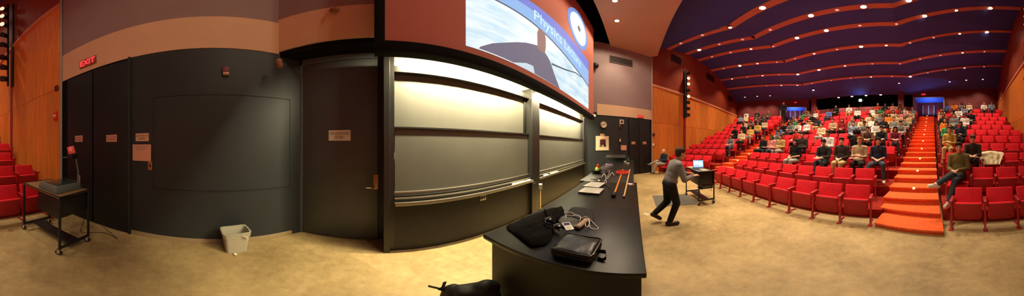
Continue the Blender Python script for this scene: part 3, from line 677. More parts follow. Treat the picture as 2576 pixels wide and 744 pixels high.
for nm, M, s, L, z in (('trim_30', ML, sL, 14.8, 6.12), ('trim_31', MR, sR, 13.3, 5.23)):
    mb = MB(); mb.box((0, 0, z - .07), (L, .05 * s, z + .07), M) if s > 0 else mb.box((0, .05 * s, z - .07), (L, 0, z + .07), M); struct(nm, mb, M_STRIPE)
# pale corner posts
for nm, c, pl_ in (('trim_32', CL, LW), ('trim_33', CR, RWD)):
    mb = MB(); mb.box((-.03, -.03, 0), (.03, .03, 7.2), Matrix.Translation(c + pl_.n * .02)); struct(nm, mb, mat('pale_edge', (.35, .27, .22, 1), .5))
# upright lighting bars on the wood walls
def light_bar(pl, px, z0, z1, zs, label, side=1, pale=()):
    base = pl.hit(px, 364, .22); base.z = z0
    o = empty('spotlight_bar', base); tag(o, label, 'lighting bar')
    mb = MB(); mb.tube([(0, 0, 0), (0, 0, z1 - z0)], .045, 10); mb.obj('pole', M_BLACK, o)
    mb = MB(); mb.box((-.1, -.24, 0), (.1, -.16, z1 - z0), pl.mat((0, 0, 0))); mb.obj('backing_strip', M_BLACK, o)
    tow = (V((2.9, -1.0, 0)) - base); tow.z = 0; tow.normalize()
    lat = V((tow.y, -tow.x, 0))
    for i, z in enumerate(zs):
        d = (tow * .8 + pl.n * .5 + V((0, 0, -.35))).normalized(); c = pl.n * .1 + V((0, 0, z - z0)) + tow * .05
        mb = MB(); mb.tube([c - d * .16, c - d * .1, c + d * .12, c + d * .2], [.07, .11, .115, .13], 14); mb.tube([(0, 0, z - z0 + .0), c], .02, 6)
        h = mb.obj('spotlight', M_BLACK, o)
        mb = MB(); mb.tube([c + d * .195, c + d * .202], .115, 14); mb.obj('lens', M_SPOTGLOW if i in pale else mat('dark_lens', (.03, .02, .02, 1), .15), h)
    return o
light_bar(RWD, 1727, 3.5, 7.2, [3.7, 4.15, 4.6, 5.05, 5.5, 6.0, 6.45, 6.85], 'black upright bar of spotlights on the far wood wall', pale=(5, 6, 3))
zt = [4.35, 4.9, 5.4, 6.1, 6.7, 7.4, 8.0, 8.6]
light_bar(LW, 20 , 4.05, 9.2, zt, 'black upright bar of spotlights on the wood wall behind the projector cart', pale=(5, 6, 7))
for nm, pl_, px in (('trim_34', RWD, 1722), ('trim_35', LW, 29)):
    a = wx(pl_, px); mb = MB(); mb.box((-.14, 0, 0), (.14, .012, 8.3), pl_.mat(a)); struct(nm, mb, M_RECESS_SHADE)  # flat dark red strip paints in the shadow of an upright wall recess
for (x0, y0, x1, y1, w_) in ((1690, 140, 1712, 158, 'nearest the stage'), (1778, 187, 1796, 203, 'midway up the hall'), (1832, 242, 1842, 254, 'nearest the back')):
    grille(RWD, x0, y0, x1, y1, 'dark air vent under the ceiling of the far wood wall, ' + w_, mat('dark_red_louvre', (.09, .02, .015, 1), .6), .01)
# fire alarms on the near wood wall
p = LW.hit(142, 291, .0); mb = MB(); mb.box((-.07, 0, -.1), (.07, .06, .1), bev=.008); o = mb.obj('fire_alarm', M_REDP, M=LW.mat(p)); tag(o, 'red fire alarm box on the wood wall above the projector cart', 'alarm')
mb = MB(); mb.box((-.04, .055, -.03), (.04, .068, .02), bev=.003); mb.obj('pull_bar', M_WHITE, o)
p = LW.hit(144, 222, .0); mb = MB(); mb.box((-.06, 0, -.07), (.06, .05, .07), bev=.008); o = mb.obj('alarm_horn', mat('dull_red', (.16, .03, .03, 1), .5), M=LW.mat(p)); tag(o, 'dark red alarm horn high above the fire alarm box', 'alarm')
mb = MB(); mb.lathe([(.035, .04), (.04, .06), (.02, .06)], 14, RXI); mb.obj('horn_grille', M_MAROON, o)
# ------------------------------------------------------------------ seating tiers
XA, XZ = .35, 5.62; SP = .5856
NR = 11
ZM = [0, .2, .47, .76, 1.08, 1.42, 1.80, 2.2, 2.62, 3.10, 3.62]
ZS = [0, .26, .57, .88, 1.22, 1.58, 1.95, 2.33, 2.75, 3.2, 3.72]
T15 = math.tan(PI / 12)
SL0 = V((-1.0, -2.61, 0)); uL = V((-math.cos(PI / 6), .5, 0)); bL = V((-.5, -math.cos(PI / 6), 0))
SR0 = V((6.97, -2.61, 0)); uR = V((math.cos(PI / 6), .5, 0)); bR = V((.5, -math.cos(PI / 6), 0))
LEN0 = 2.88
def tierM(k): return XA - T15 * k, XZ + T15 * k
mb = MB()
for k in range(1, NR):
    v0, v1 = k - .60, (k + .46 if k < NR - 1 else k + 3.8)
    a0, a1 = tierM(v0); b0, b1 = tierM(v1)
    mb.prism([(a0 - .08, -2.93 - v0), (a1 + .08, -2.93 - v0), (b1 + .08, -2.93 - v1), (b0 - .08, -2.93 - v1)], 0 if k < 2 else ZM[k - 2], ZM[k])
struct('floor_middle_tiers', mb, M_TIER)
for nm, S0, u, b in (('floor_near_tiers', SL0, uL, bL), ('floor_far_tiers', SR0, uR, bR)):
    mb = MB()
    for k in range(1, NR):
        v0, v1 = k - .60, (k + .46 if k < NR - 1 else k + 3.8)
        q = [S0 + b * v0 - u * (T15 * v0 * -1 + .0) * -1, S0 + b * v0 + u * (LEN0 + .0), S0 + b * v1 + u * (LEN0 + .0), S0 + b * v1 - u * T15 * v1]
        q[0] = S0 + b * v0 - u * T15 * v0
        q[0] = q[0] - u * .08; q[3] = q[3] - u * .08
        mb.prism([(p.x, p.y) for p in q], 0 if k < 2 else ZS[k - 2], ZS[k])
    struct(nm, mb, M_TIER)
# ------------------------------------------------------------------ aisle stairs
def interp(pts, x):
    for a, b in zip(pts, pts[1:]):
        if a[0] <= x <= b[0]: return a[1] + (b[1] - a[1]) * (x - a[0]) / (b[0] - a[0])
    return pts[0][1] if x < pts[0][0] else pts[-1][1]
ZST = [(2.66, .11), (3.24, .22), (3.66, .33), (4.1, .43), (5.135, .73), (6.17, 1.03), (7.2, 1.38), (8.24, 1.745), (9.275, 2.14), (10.3, 2.5), (11.35, 2.90), (12.4, 3.30), (13.4, 3.73), (14.45, 4.15)]
def stairs(name, origin, dirn, left, label):
    """origin: foot of the flight; dirn: up the flight"""
    ang = math.atan2(dirn.y, dirn.x) - PI / 2
    o = empty(name, origin, ang); tag(o, label, 'stairs')
    ds = [(-.42 + .05, .11, -.535, .67), (.17, .22, -.60, .64)] + [(.60 + .5175 * i, None, -.63, .63) for i in range(21)]
    for i, (d, z, x0, x1) in enumerate(ds):
        if left < 0: x0, x1 = -x1, -x0
        zz = z if z else interp(ZST, d + 3.06 + .15)
        sk = .13 * left
        poly = [(x0, d - sk * .0), (x1, d), (x1, d + .8), (x0, d + .8)]
        if i < 2: poly = [(x0 * 1.0, d + (.12 if left > 0 else -.06)), (x1, d + (-.06 if left > 0 else .12)), (x1, d + .75), (x0, d + .75)]
        mb = MB(); mb.prism(poly, zz - .05, zz, bev=.016); c_ = sum(q_[1] for q_ in poly[:2]) / 2
        mb.prism([(poly[0][0] + .01, poly[0][1] + .035), (poly[1][0] - .01, poly[1][1] + .035), (poly[2][0] - .01, poly[2][1] - .01), (poly[3][0] + .01, poly[3][1] - .01)], max(0, zz - .34), zz - .045); mb.obj('step', M_CARPET, o)
    for j in range(11):
        d = .60 + .5175 * (2 * j + 1) - .006; z = interp(ZST, d + 3.06 - .1) + .06
        mb = MB(); mb.box((-.03, -.02, -.025), (.03, .02, .025), Matrix.Translation((.02, d - .01, z)), bev=.008); mb.obj('step_light', M_AMBER, o)
stairs('aisle_stairs', V((-.30, -2.99, 0)), V((-.2588, -.9659, 0)), 1, 'orange-red carpeted stairs rising between the middle and near wall seat blocks')
stairs('aisle_stairs', V((6.29, -2.99, 0)), V((.2588, -.9659, 0)), -1, 'orange-red carpeted stairs farther off behind the laptop cart')
# ------------------------------------------------------------------ back wall
BR = CR + dR * 13.1; BL_ = CL + dL * 14.6
bk = [V((BR.x, BR.y, 0)), V((9.1, -16.9, 0)), V((-2.4, -16.9, 0)), V((BL_.x, BL_.y, 0))]
def seg_wall(name, a, b, z0, z1, m=M_MAROON, z1b=None):
    t = (b - a).normalized(); n = V((t.y, -t.x, 0))
    if n.dot(V((2.9, -6, 0)) - a) < 0: n = -n
    mb = MB(); z1b = z1 if z1b is None else z1b; bk_ = -n * .15
    q = [a + V((0, 0, z0)), b + V((0, 0, z0)), b + V((0, 0, z1b)), a + V((0, 0, z1))]
    mb._add(q + [p + bk_ for p in q], [(0, 1, 2, 3), (4, 7, 6, 5), (0, 4, 5, 1), (1, 5, 6, 2), (2, 6, 7, 3), (3, 7, 4, 0)])
    return struct(name, mb, m), t, n
def opening(pxa, pxb, a, b):
    r = []
    for px in (pxa, pxb):
        q = az(px); d = V((math.sin(q), math.cos(q), 0)); e = b - a; den = e.x * d.y - e.y * d.x; t = -(a.x * d.y - a.y * d.x) / den; r.append(a + e * t)
    return r
ZLAND = 4.2
# far segment with the far lobby opening
def back_side(name, a, b, pxa, pxb, zo, za, zb, num):
    p, q = opening(pxa, pxb, a, b)
    if (p - a).length > (q - a).length: p, q = q, p
    L = (b - a).length; zf = lambda x: za + (zb - za) * (x - a).length / L
    seg_wall(name + '_1', a, p, 2, zf(a) + .2, z1b=zf(p) + .2); seg_wall(name + '_2', q, b, 2, zf(q) + .2, z1b=zf(b) + .2)
    w_, t, n = seg_wall(name + '_3', p, q, zo, zf(p) + .2, z1b=zf(q) + .2)
    # the lobby behind the opening: side walls, end wall with doors, blue ceiling
    dp = -n * 2.4
    mb = MB(); mb._add([p + V((0, 0, zo)), q + V((0, 0, zo)), q + dp + V((0, 0, zo)), p + dp + V((0, 0, zo)), p + V((0, 0, zo + .1)), q + V((0, 0, zo + .1)), q + dp + V((0, 0, zo + .1)), p + dp + V((0, 0, zo + .1))],
                      [(0, 1, 2, 3), (4, 7, 6, 5), (0, 4, 5, 1), (1, 5, 6, 2), (2, 6, 7, 3), (3, 7, 4, 0)]); struct('ceiling_lobby_%d' % num, mb, M_BLUEL)
    for i, (s0, s1) in enumerate(((p, p + dp), (q, q + dp), (p + dp, q + dp))):
        seg_wall('wall_lobby_%d_%d' % (num, i + 1), s0, s1, ZLAND - .3, zo + .05, M_MAROON)
    # pale frame round the opening
    fr = MB(); ang = math.atan2(t.y, t.x); w = (q - p).length; M = Matrix.Translation(p) @ Matrix.Rotation(ang, 4, 'Z')
    fr.box((0, -.08, ZLAND), (.12, .08, zo), M); fr.box((w - .12, -.08, ZLAND), (w, .08, zo), M); fr.box((0, -.08, zo - .07), (w, .08, zo), M)
    struct('trim_%d' % (40 + num), fr, mat('grey_metal_frame', (.24, .22, .22, 1), .5))
    # pale door frames at the end of the lobby
    ML_ = Matrix.Translation(p + dp + n * .16) @ Matrix.Rotation(ang, 4, 'Z')
    for i in range(3):
        mb = MB(); x = w * (.22 + .2 * i); mb.box((x, -.03, ZLAND), (x + .1, .03, ZLAND + 2.1), ML_); struct('trim_%d' % (50 + num * 5 + i), mb, mat('grey_metal_frame', (.24, .22, .22, 1), .5))
    l = bpy.data.lights.new('lobby', 'AREA'); l.energy = 60; l.color = (.45, .6, 1); l.size = 1.0
    lo = bpy.data.objects.new('lobby_light', l); C.objects.link(lo); lo.location = (p + q) / 2 + dp * .55 + V((0, 0, ZLAND + .9)); lo.rotation_euler = (PI, 0, 0)
    return p, q, n
p, q, n1 = back_side('wall_back_far', bk[1], bk[0], 1962, 2030, 6.15, 7.0, 7.0, 1)
p2, q2, n2 = back_side('wall_back_near', bk[2], bk[3], 2297, 2376, 6.7, 7.0, 8.0, 2)
# middle: booth window between two pillars
seg_wall('wall_back_middle_lower', bk[1], bk[2], 2, 5.65)
seg_wall('wall_back_middle_upper', bk[1], bk[2], 6.85, 7.3)
mb = MB()
for px in (2050, 2266):
    a = opening(px, px, bk[2], bk[1])[0]; mb.box((a.x - .3, -16.9, 2), (a.x + .3, -16.5, 7.1))
struct('trim_46', mb, M_MAROON)
mb = MB(); mb.box((-2.4, -18.6, 5.3), (9.1, -18.5, 7.3)); mb.box((-2.4, -18.6, 6.85), (9.1, -16.9, 6.95)); mb.box((-2.4, -18.6, 5.5), (9.1, -17.0, 5.55)); struct('wall_booth', mb, M_VOID)
for nnn, (u, v) in enumerate(((1165, 607), (1248, 600), (1336, 594), (1427, 590))):
    px, py = 1640 + u / k_, v / k_; s, c, t = ray(px, py); r = 16.45 / -c
    pp = V((r * s, r * c, H + r * t))
    o = downlight(pp, 'y', 'bright yellow booth lamp, %s of four over the back rows' % ORD[nnn + 1], .13, 'lamps in front of the booth')
    mb = MB(); mb.tube([(0, 0, 0), (0, 0, .5), (0, -.5, .5)], .025, 8); mb.obj('hanger', M_MAROON, o)
    SPOTS.append((pp + V((0, .1, -.1)), 'm'))
px, py = 1640 + 1300 / k_, 625 / k_; s, c, t = ray(px, py); r = 16.7 / -c; pp = V((r * s, r * c, H + r * t))
o = empty('projector', pp); tag(o, 'projector with a bright cyan beam lens in the booth window', 'projector')
mb = MB(); mb.box((-.3, -.7, -.18), (.3, -.06, .18), bev=.02); mb.obj('case', M_BLACK, o)
mb = MB(); mb.lathe([(.13, 0), (.15, .08), (.1, .1)], 16, Matrix.Translation((0, -.08, 0)) @ RXI); mb.obj('lens', M_LENSC, o)
mb = MB(); mb.box((-.05, -.45, -(pp.z - 5.56)), (.05, -.35, -.17)); mb.box((-.25, -.6, -(pp.z - 5.56)), (.25, -.2, -(pp.z - 5.58))); mb.obj('stand', M_BLACK, o)
PB2 = Plane((p2.x, p2.y), (n2.x, n2.y)); exit_sign(PB2, 2318, 234, 2329, 241, 'red lit exit sign over the near lobby opening at the back', off=.02)
PB1 = Plane((p.x, p.y), (n1.x, n1.y)); exit_sign(PB1, 1998, 255, 2005, 260, 'red lit exit sign over the far lobby opening at the back', off=.02)
# ------------------------------------------------------------------ seats
def seat_parts():
    P = {}
    T = lambda ang, o: Matrix.Translation(o) @ Matrix.Rotation(ang, 4, 'X')
    w = .255
    mb = MB(); mb.box((-w, -.04, -.02), (w, .04, .36), T(.30, (0, -.235, .425)), bev=.022, seg=3); P['backrest'] = mb.mesh('backrest', True)
    mb = MB(); mb.box((-w + .01, -.055, -.02), (w - .01, -.035, .34), T(.30, (0, -.235, .43)), bev=.008); P['back_shell'] = mb.mesh('back_shell', True)
    # folded seat: rounded lower corners
    def pan(M):
        mb = MB(); r = .07; w2 = w - .015; hgt = .35; pts = []
        for cx, cz, a0 in ((w2 - r, -hgt + r, -PI / 2), (-w2 + r, -hgt + r, -PI)):
            for i in range(5): a = a0 + i * PI / 8; pts.append((cx + r * math.cos(a), cz + r * math.sin(a)))
        pts = pts[:5] + [(w2, 0), (-w2, 0)] + pts[5:]
        Mx = M @ Matrix(((1, 0, 0, 0), (0, 0, 1, 0), (0, 1, 0, 0), (0, 0, 0, 1)))
        return mb, pts, Mx
    mb, pts, Mx = pan(T(-.10, (0, -.07, .535))); mb.prism(pts, -.055, 0, Mx, bev=.012); P['seat_up'] = mb.mesh('seat_pan', True)
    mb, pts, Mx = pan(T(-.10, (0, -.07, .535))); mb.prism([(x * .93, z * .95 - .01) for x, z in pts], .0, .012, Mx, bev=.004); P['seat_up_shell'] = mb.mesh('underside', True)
    mb = MB(); mb.box((-w + .015, -.19, .375), (w - .015, .19, .44), bev=.022, seg=3); P['seat_down'] = mb.mesh('seat_pan', True)
    mb = MB(); mb.box((-.032, -.30, .575), (.032, .03, .612), bev=.013, seg=2); P['armrest'] = mb.mesh('armrest', True)
    mb = MB()
    mb.prism([(-.02, .0), (.03, .0), (.02, .012), (-.0, .03), (-.05, .30), (-.06, .58), (-.24, .58), (-.22, .42), (-.10, .28), (-.05, .03)], -.018, .018, Matrix(((0, 0, 1, 0), (1, 0, 0, 0), (0, 1, 0, 0), (0, 0, 0, 1))))
    mb.box((-.04, -.06, 0), (.04, .05, .014)); mb.box((-.03, -.30, 0), (.03, -.24, .012)); mb.tube([(0, -.05, .05), (0, -.27, .008)], .014, 6)
    P['leg'] = mb.mesh('leg', True)
    mm = {'backrest': M_SEAT, 'back_shell': M_SEATU, 'seat_up': M_SEAT, 'seat_up_shell': M_SEATU, 'seat_down': M_SEAT, 'armrest': M_SEATM, 'leg': M_SEATM}
    for k, v in P.items(): v.materials.append(mm[k])
    return P
SPT = seat_parts()
for k_n, keys in (('far_up', ('backrest', 'seat_up', 'armrest', 'leg')), ('far_down', ('backrest', 'seat_down', 'armrest', 'leg'))):
    b = bmesh.new(); ms = []
    for kk in keys:
        me = SPT[kk].copy()
        if kk in ('armrest', 'leg'): me.transform(Matrix.Translation((-SP / 2, 0, 0)))
        n0 = len(b.faces); b.from_mesh(me); b.faces.ensure_lookup_table()
        mi = 0 if kk in ('backrest', 'seat_up', 'seat_down') else 1
        for f in b.faces[n0:]: f.material_index = mi
    me = bpy.data.meshes.new('seat_body'); b.to_mesh(me); b.free(); me.materials.append(M_SEAT); me.materials.append(M_SEATM); SPT[k_n] = me
SEATS = []                                                        # all places: dict(block, row, n, M, occupied)
for k in range(NR):
    a0, a1 = tierM(k); n = int((a1 - a0 + .04) / SP); c = (a0 + a1) / 2; x0 = a0 if k == 0 else c - n * SP / 2
    for i in range(n):
        SEATS.append(dict(b='M', r=k, i=i, n=n, p=V((x0 + SP * (i + .5), -2.93 - k, ZM[k])), f=V((0, 1, 0)), x=V((-1, 0, 0))))
    for bl, S0, u, b in (('L', SL0, uL, bL), ('R', SR0, uR, bR)):
        st = -T15 * k; ln = LEN0 + T15 * k; n = int((ln - .02) / SP)
        n = int((ln - .10) / SP)
        if bl == 'L' and k == 0: n = 4
        for i in range(n):
            SEATS.append(dict(b=bl, r=k, i=i, n=n, p=S0 + b * k + u * (st + .03 + SP * (i + .5)) + V((0, 0, ZS[k])), f=-b, x=u))
for s in SEATS:
    f = s['f']; M = Matrix.Identity(4); xr = V((f.y, -f.x, 0))       # x to the sitter's right
    for j in range(3): M[j][0] = xr[j]; M[j][1] = f[j]; M[j][3] = s['p'][j]
    s['M'] = M; s['head'] = s['p'] + V((0, 0, 1.17)) - f * .22; s['pix'] = pix(s['head']); s['occ'] = None
# ------------------------------------------------------------------ people
PEOPLE_LIST = []
def P_(x, y, top, pose='lap', hair='short', hc='brown', leg='jeans', hold=None, b=None, r=None): PEOPLE_LIST.append((x, y, top, pose, hair, hc, leg, hold, b, r))
# front and middle rows, seen clearly
P_(2006, 370, 'black', 'lap', 'long', 'dark', 'grey', None, 'M', 2); P_(2096, 369, 'charcoal', 'write', 'short', 'dark', 'jeans', 'open notebook', 'M', 2); P_(2133, 369, 'dark brown', 'lap', 'short', 'dark', 'khaki', None, 'M', 2)
P_(2178, 367, 'tan', 'fold', 'short', 'ginger', 'dark', 'white folder', 'M', 2); P_(2223, 366, 'navy', 'wide', 'short', 'dark', 'jeans', None, 'M', 2)
P_(1971, 357, 'khaki', 'fold', 'short', 'brown', 'grey', 'white folder', 'M', 3); P_(2022, 357, 'brown-black', 'lap', 'short', 'dark', 'dark', None, 'M', 3); P_(2085, 356, 'white', 'fold', 'short', 'dark', 'jeans', 'open notebook', 'M', 3); P_(2166, 356, 'black', 'lap', 'afro', 'dark', 'dark', None, 'M', 3)
P_(2405, 368, 'olive', 'cross', 'short', 'dark', 'jeans', None, 'L', 1); P_(2454, 343, 'dark brown', 'write', 'short', 'brown', 'dark', 'white folder', 'L', 2); P_(2374, 333, 'mustard', 'fold', 'short', 'brown', 'khaki', None, 'L', 3); P_(2401, 321, 'navy', 'fold', 'short', 'dark', 'dark', None, 'L', 4)
P_(1856, 347, 'grey', 'write', 'long', 'brown', 'jeans', 'open notebook', 'R', 3); P_(1875, 338, 'cream', 'fold', 'short', 'brown', 'dark', None, 'R', 4); P_(1893, 331, 'yellow', 'fold', 'short', 'dark', 'grey', None, 'R', 5)
P_(1926, 345, 'black', 'lap', 'short', 'brown', 'dark', None, 'M'); P_(1940, 345, 'pink', 'lap', 'long', 'brown', 'jeans', 'open notebook', 'M'); P_(1963, 340, 'grey-green', 'write', 'short', 'dark', 'jeans', 'open notebook', 'M')
P_(2003, 330, 'red', 'write', 'short', 'brown', 'dark', 'open notebook', 'M'); P_(2266, 334, 'plum', 'write', 'long', 'dark', 'jeans', 'open notebook', 'M'); P_(2199, 326, 'brown', 'write', 'short', 'brown', 'dark', 'open notebook', 'M')
P_(2268, 320, 'grey', 'write', 'short', 'dark', 'dark', 'open notebook', 'M'); P_(2060, 316, 'cream', 'fold', 'short', 'brown', 'grey', None, 'M'); P_(2107, 305, 'tan', 'fold', 'short', 'dark', 'dark', None, 'M'); P_(2128, 308, 'dark red', 'lap', 'long', 'dark', 'dark', None, 'M'); P_(2136, 314, 'steel blue', 'lap', 'short', 'brown', 'dark', None, 'M')
P_(2217, 319, 'charcoal', 'write', 'short', 'dark', 'dark', 'open notebook', 'M'); P_(2274, 312, 'grey-green', 'write', 'short', 'dark', 'dark', 'open notebook', 'M')
for row in ((2154, 302, 'grey'), (2170, 305, 'cream'), (2181, 307, 'grey'), (2194, 304, 'white'), (2207, 304, 'white'), (2219, 302, 'black'), (2231, 303, 'orange'), (2243, 306, 'grey'), (2257, 305, 'tan'),
            (2188, 290, 'cream'), (2197, 293, 'cream'), (2210, 294, 'grey'), (2226, 294, 'brown'), (2239, 295, 'cream'), (2253, 289, 'pink'), (2263, 296, 'tan'), (2154, 278, 'white'), (2187, 276, 'white'), (2203, 274, 'red'), (2206, 280, 'green'), (2215, 272, 'black'), (2228, 280, 'red'), (2241, 272, 'pink'), (2251, 268, 'red'), (2269, 268, 'brown'), (2262, 276, 'white'), (2277, 281, 'tan'), (2283, 288, 'steel blue'),
            (2015, 308, 'white'), (2034, 308, 'white'), (2008, 300, 'green'), (1991, 300, 'black'), (2022, 293, 'green'), (2036, 293, 'red'), (2047, 298, 'black'), (2056, 301, 'navy'), (2024, 285, 'brown'), (2034, 283, 'grey'), (2049, 281, 'white'), (2057, 282, 'red'), (2085, 280, 'blue'), (2107, 275, 'black'), (2130, 274, 'white'),
            (1990, 317, 'grey'), (1983, 312, 'black'), (1963, 325, 'blue'), (1995, 291, 'brown')):
    P_(row[0], row[1], row[2], random.choice(['lap', 'fold', 'write']), random.choice(['short', 'short', 'long']), random.choice(['dark', 'brown', 'dark', 'fair']), random.choice(['dark', 'jeans', 'khaki']), None, 'M')
for row in ((1882, 287, 'white'), (1864, 298, 'steel blue'), (1879, 295, 'cream'), (1899, 292, 'brown'), (1910, 289, 'black'), (1926, 287, 'charcoal'), (1931, 285, 'brown'), (1920, 295, 'charcoal'), (1928, 300, 'cream'), (1902, 309, 'black'), (1867, 313, 'charcoal'), (1876, 309, 'cream'), (1890, 313, 'black'), (1924, 313, 'yellow'), (1847, 321, 'black'), (1896, 321, 'grey')):
    P_(row[0], row[1], row[2], random.choice(['lap', 'fold', 'write']), random.choice(['short', 'short', 'long']), random.choice(['dark', 'brown']), random.choice(['dark', 'jeans']), None, 'R')
for row in ((2386, 260, 'blue'), (2401, 262, 'orange'), (2414, 266, 'grey'), (2421, 260, 'steel blue'), (2432, 263, 'cream'), (2414, 276, 'white'), (2369, 278, 'tan'), (2377, 280, 'pink'), (2380, 290, 'black'), (2391, 293, 'dark red'), (2370, 295, 'orange'), (2385, 301, 'grey'), (2424, 302, 'white'), (2370, 311, 'green'), (2433, 293, 'black'), (2468, 258, 'white'), (2486, 262, 'steel blue')):
    P_(row[0], row[1], row[2], random.choice(['lap', 'fold', 'write']), random.choice(['short', 'short', 'long']), random.choice(['dark', 'brown']), random.choice(['dark', 'jeans']), None, 'L')
PEOPLE = []
for pr in PEOPLE_LIST:
    x, y = pr[0], pr[1]; best = None
    for s in SEATS:
        if s['occ'] is not None: continue
        if pr[8] and s['b'] != pr[8]: continue
        if pr[9] is not None and s['r'] != pr[9]: continue
        e = (s['pix'][0] - x) ** 2 + (1.3 * (s['pix'][1] - y)) ** 2
        if best is None or e < best[0]: best = (e, s)
    if best[0] > 30 ** 2: continue
    best[1]['occ'] = pr; PEOPLE.append((best[1], pr))
OLD = min((s for s in SEATS if s['b'] == 'R' and s['r'] == 0), key=lambda s: abs(s['pix'][0] - 1663)); OLD['occ'] = (0, 0, 'dark blue')
BLK = {'M': 'middle block', 'L': 'near wall block', 'R': 'far wall block'}
STEP = {'M': 'near steps', 'L': 'near steps', 'R': 'far steps'}
def where(s): return '%s row of %s, %s from %s' % (ORD[s['r'] + 1], BLK[s['b']], ORD[s['i'] + 1], STEP[s['b']])
def seat_visible(s):
    return True
nseat = 0
for s in SEATS:
    # skip places that the photograph shows nothing of
    M = s['M']
    lab = 'red %s seat, %s' % ('occupied' if s['occ'] else 'folded', where(s))
    grp = 'red seats in the ' + BLK[s['b']]
    if s['r'] >= 8:
        o = bpy.data.objects.new('auditorium_seat', SPT['far_down' if s['occ'] else 'far_up']); C.objects.link(o); o.matrix_world = M; tag(o, lab, 'seat', grp); continue
    o = empty('auditorium_seat', M=M); tag(o, lab, 'seat', grp)
    link('backrest', SPT['backrest'], None, o)
    if s['occ']: link('seat_pan', SPT['seat_down'], None, o)
    else:
        c = link('seat_pan', SPT['seat_up'], None, o)
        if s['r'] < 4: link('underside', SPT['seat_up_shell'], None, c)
    if s['r'] > 3 and s['r'] < 0: link('back_shell', SPT['back_shell'], None, o)
    sides = [-1]
    # each seat brings the standard on the side towards the stairs; the last of a row brings both
    sd = 1 if s['b'] in ('M', 'L') else -1
    # sitter's right is +x of the frame; find the side that faces the first seat
    first = -1 if s['M'].to_3x3().col[0].dot(s['x'] if s['b'] != 'M' else V((1, 0, 0))) > 0 else 1
    sds = [first] + ([-first] if s['i'] == s['n'] - 1 else [])
    for sg in sds:
        a = link('armrest', SPT['armrest'], None, o); a.location = (sg * SP / 2, 0, 0)
        a = link('leg', SPT['leg'], None, o); a.location = (sg * SP / 2, 0, 0)
# ---- figures
SKINS = {'light': (.62, .33, .21, 1), 'fair': (.70, .40, .27, 1), 'brown': (.30, .14, .08, 1)}
HAIRC = {'dark': (.018, .012, .009, 1), 'brown': (.06, .03, .016, 1), 'fair': (.32, .19, .08, 1), 'ginger': (.40, .14, .03, 1), 'white': (.62, .56, .5, 1)}
TOPC = {'black': (.012, .012, .013, 1), 'charcoal': (.03, .028, .027, 1), 'dark brown': (.045, .03, .022, 1), 'brown-black': (.05, .035, .03, 1), 'tan': (.50, .36, .20, 1), 'navy': (.022, .025, .045, 1), 'khaki': (.46, .30, .10, 1), 'white': (.78, .74, .68, 1), 'olive': (.16, .12, .035, 1), 'mustard': (.45, .27, .05, 1), 'grey': (.22, .21, .2, 1), 'cream': (.68, .56, .36, 1), 'yellow': (.70, .50, .12, 1), 'pink': (.65, .25, .22, 1), 'grey-green': (.20, .21, .15, 1), 'red': (.6, .04, .03, 1), 'plum': (.25, .035, .06, 1), 'brown': (.14, .07, .04, 1), 'dark red': (.25, .02, .02, 1), 'steel blue': (.22, .28, .36, 1), 'orange': (.8, .24, .03, 1), 'green': (.05, .28, .10, 1), 'blue': (.10, .16, .45, 1), 'dark blue': (.02, .03, .055, 1)}
LEGC = {'jeans': (.05, .06, .08, 1), 'dark': (.018, .017, .017, 1), 'khaki': (.50, .36, .16, 1), 'grey': (.32, .30, .26, 1)}
def cmat(pre, n, col, r=.85): return mat(pre + '_' + n.replace(' ', '_').replace('-', '_'), col, r, var=.12, scale=20, spec=.2)
def hand(mb, w, d, nrm, size=1.0, curl=.5, thumb_side=None):
    """palm and five fingers: w wrist, d direction, nrm back-of-hand normal"""
    d = V(d).normalized(); nrm = V(nrm); nrm = (nrm - d * nrm.dot(d)).normalized(); sd = d.cross(nrm)
    if thumb_side is not None and sd.dot(V(thumb_side)) < 0: sd = -sd
    w = V(w); s = size
    for q in (-.026, -.009, .009, .026): mb.cap(w + sd * q * .6 * s + d * .01 * s, .014 * s, w + d * .085 * s + sd * q * s, .0125 * s, 8)
    for q, L in ((.029, .068), (.010, .078), (-.010, .072), (-.028, .056)):
        p = w + d * .088 * s + sd * q * s; dd = d.copy()
        for j, fr in enumerate((.45, .32, .23)):
            a = curl * (.5 + .35 * j); dd = (dd * math.cos(a) - nrm * math.sin(a)).normalized()
            e = p + dd * L * fr * s; mb.cap(p, (.0105 - .0012 * j) * s, e, (.0095 - .0012 * j) * s, 8); p = e
    p = w + d * .03 * s + sd * .03 * s; dd = (d * .55 + sd * .75 - nrm * .2).normalized()
    for j, L in enumerate((.04, .032, .026)):
        e = p + dd * L * s; mb.cap(p, (.0135 - .0015 * j) * s, e, (.012 - .0015 * j) * s, 8); p = e; dd = (dd + d * .35 - nrm * .15).normalized()
def head_prims(mb, c, R):
    g = lambda x, y, z: V(c) + R @ V((x, y, z))
    T = Matrix.Translation(V(c)) @ R.to_4x4()
    mb.sph((0, -.012, .025), (.077, .095, .092), T, u=20, v=14)
    mb.sph((0, .018, -.03), (.062, .072, .082), T, u=18, v=12)
    mb.sph((0, .058, -.085), (.03, .026, .024), T)
    mb.cap(g(-.03, .04, -.075), .024, g(.03, .04, -.075), .024)
    mb.cap(g(0, .088, .012), .008, g(0, .108, -.028), .0125)
    mb.sph((-.014, .096, -.03), (.009, .009, .008), T); mb.sph((.014, .096, -.03), (.009, .009, .008), T)
    mb.cap(g(-.045, .074, .025), .010, g(.045, .074, .025), .010)
    mb.cap(g(-.02, .083, -.055), .008, g(.02, .083, -.055), .008); mb.cap(g(-.016, .082, -.066), .008, g(.016, .082, -.066), .008)
    for sx in (-1, 1): mb.sph((sx * .079, -.005, -.008), (.010, .022, .034), T); mb.sph((sx * .045, .055, -.02), (.022, .022, .022), T)
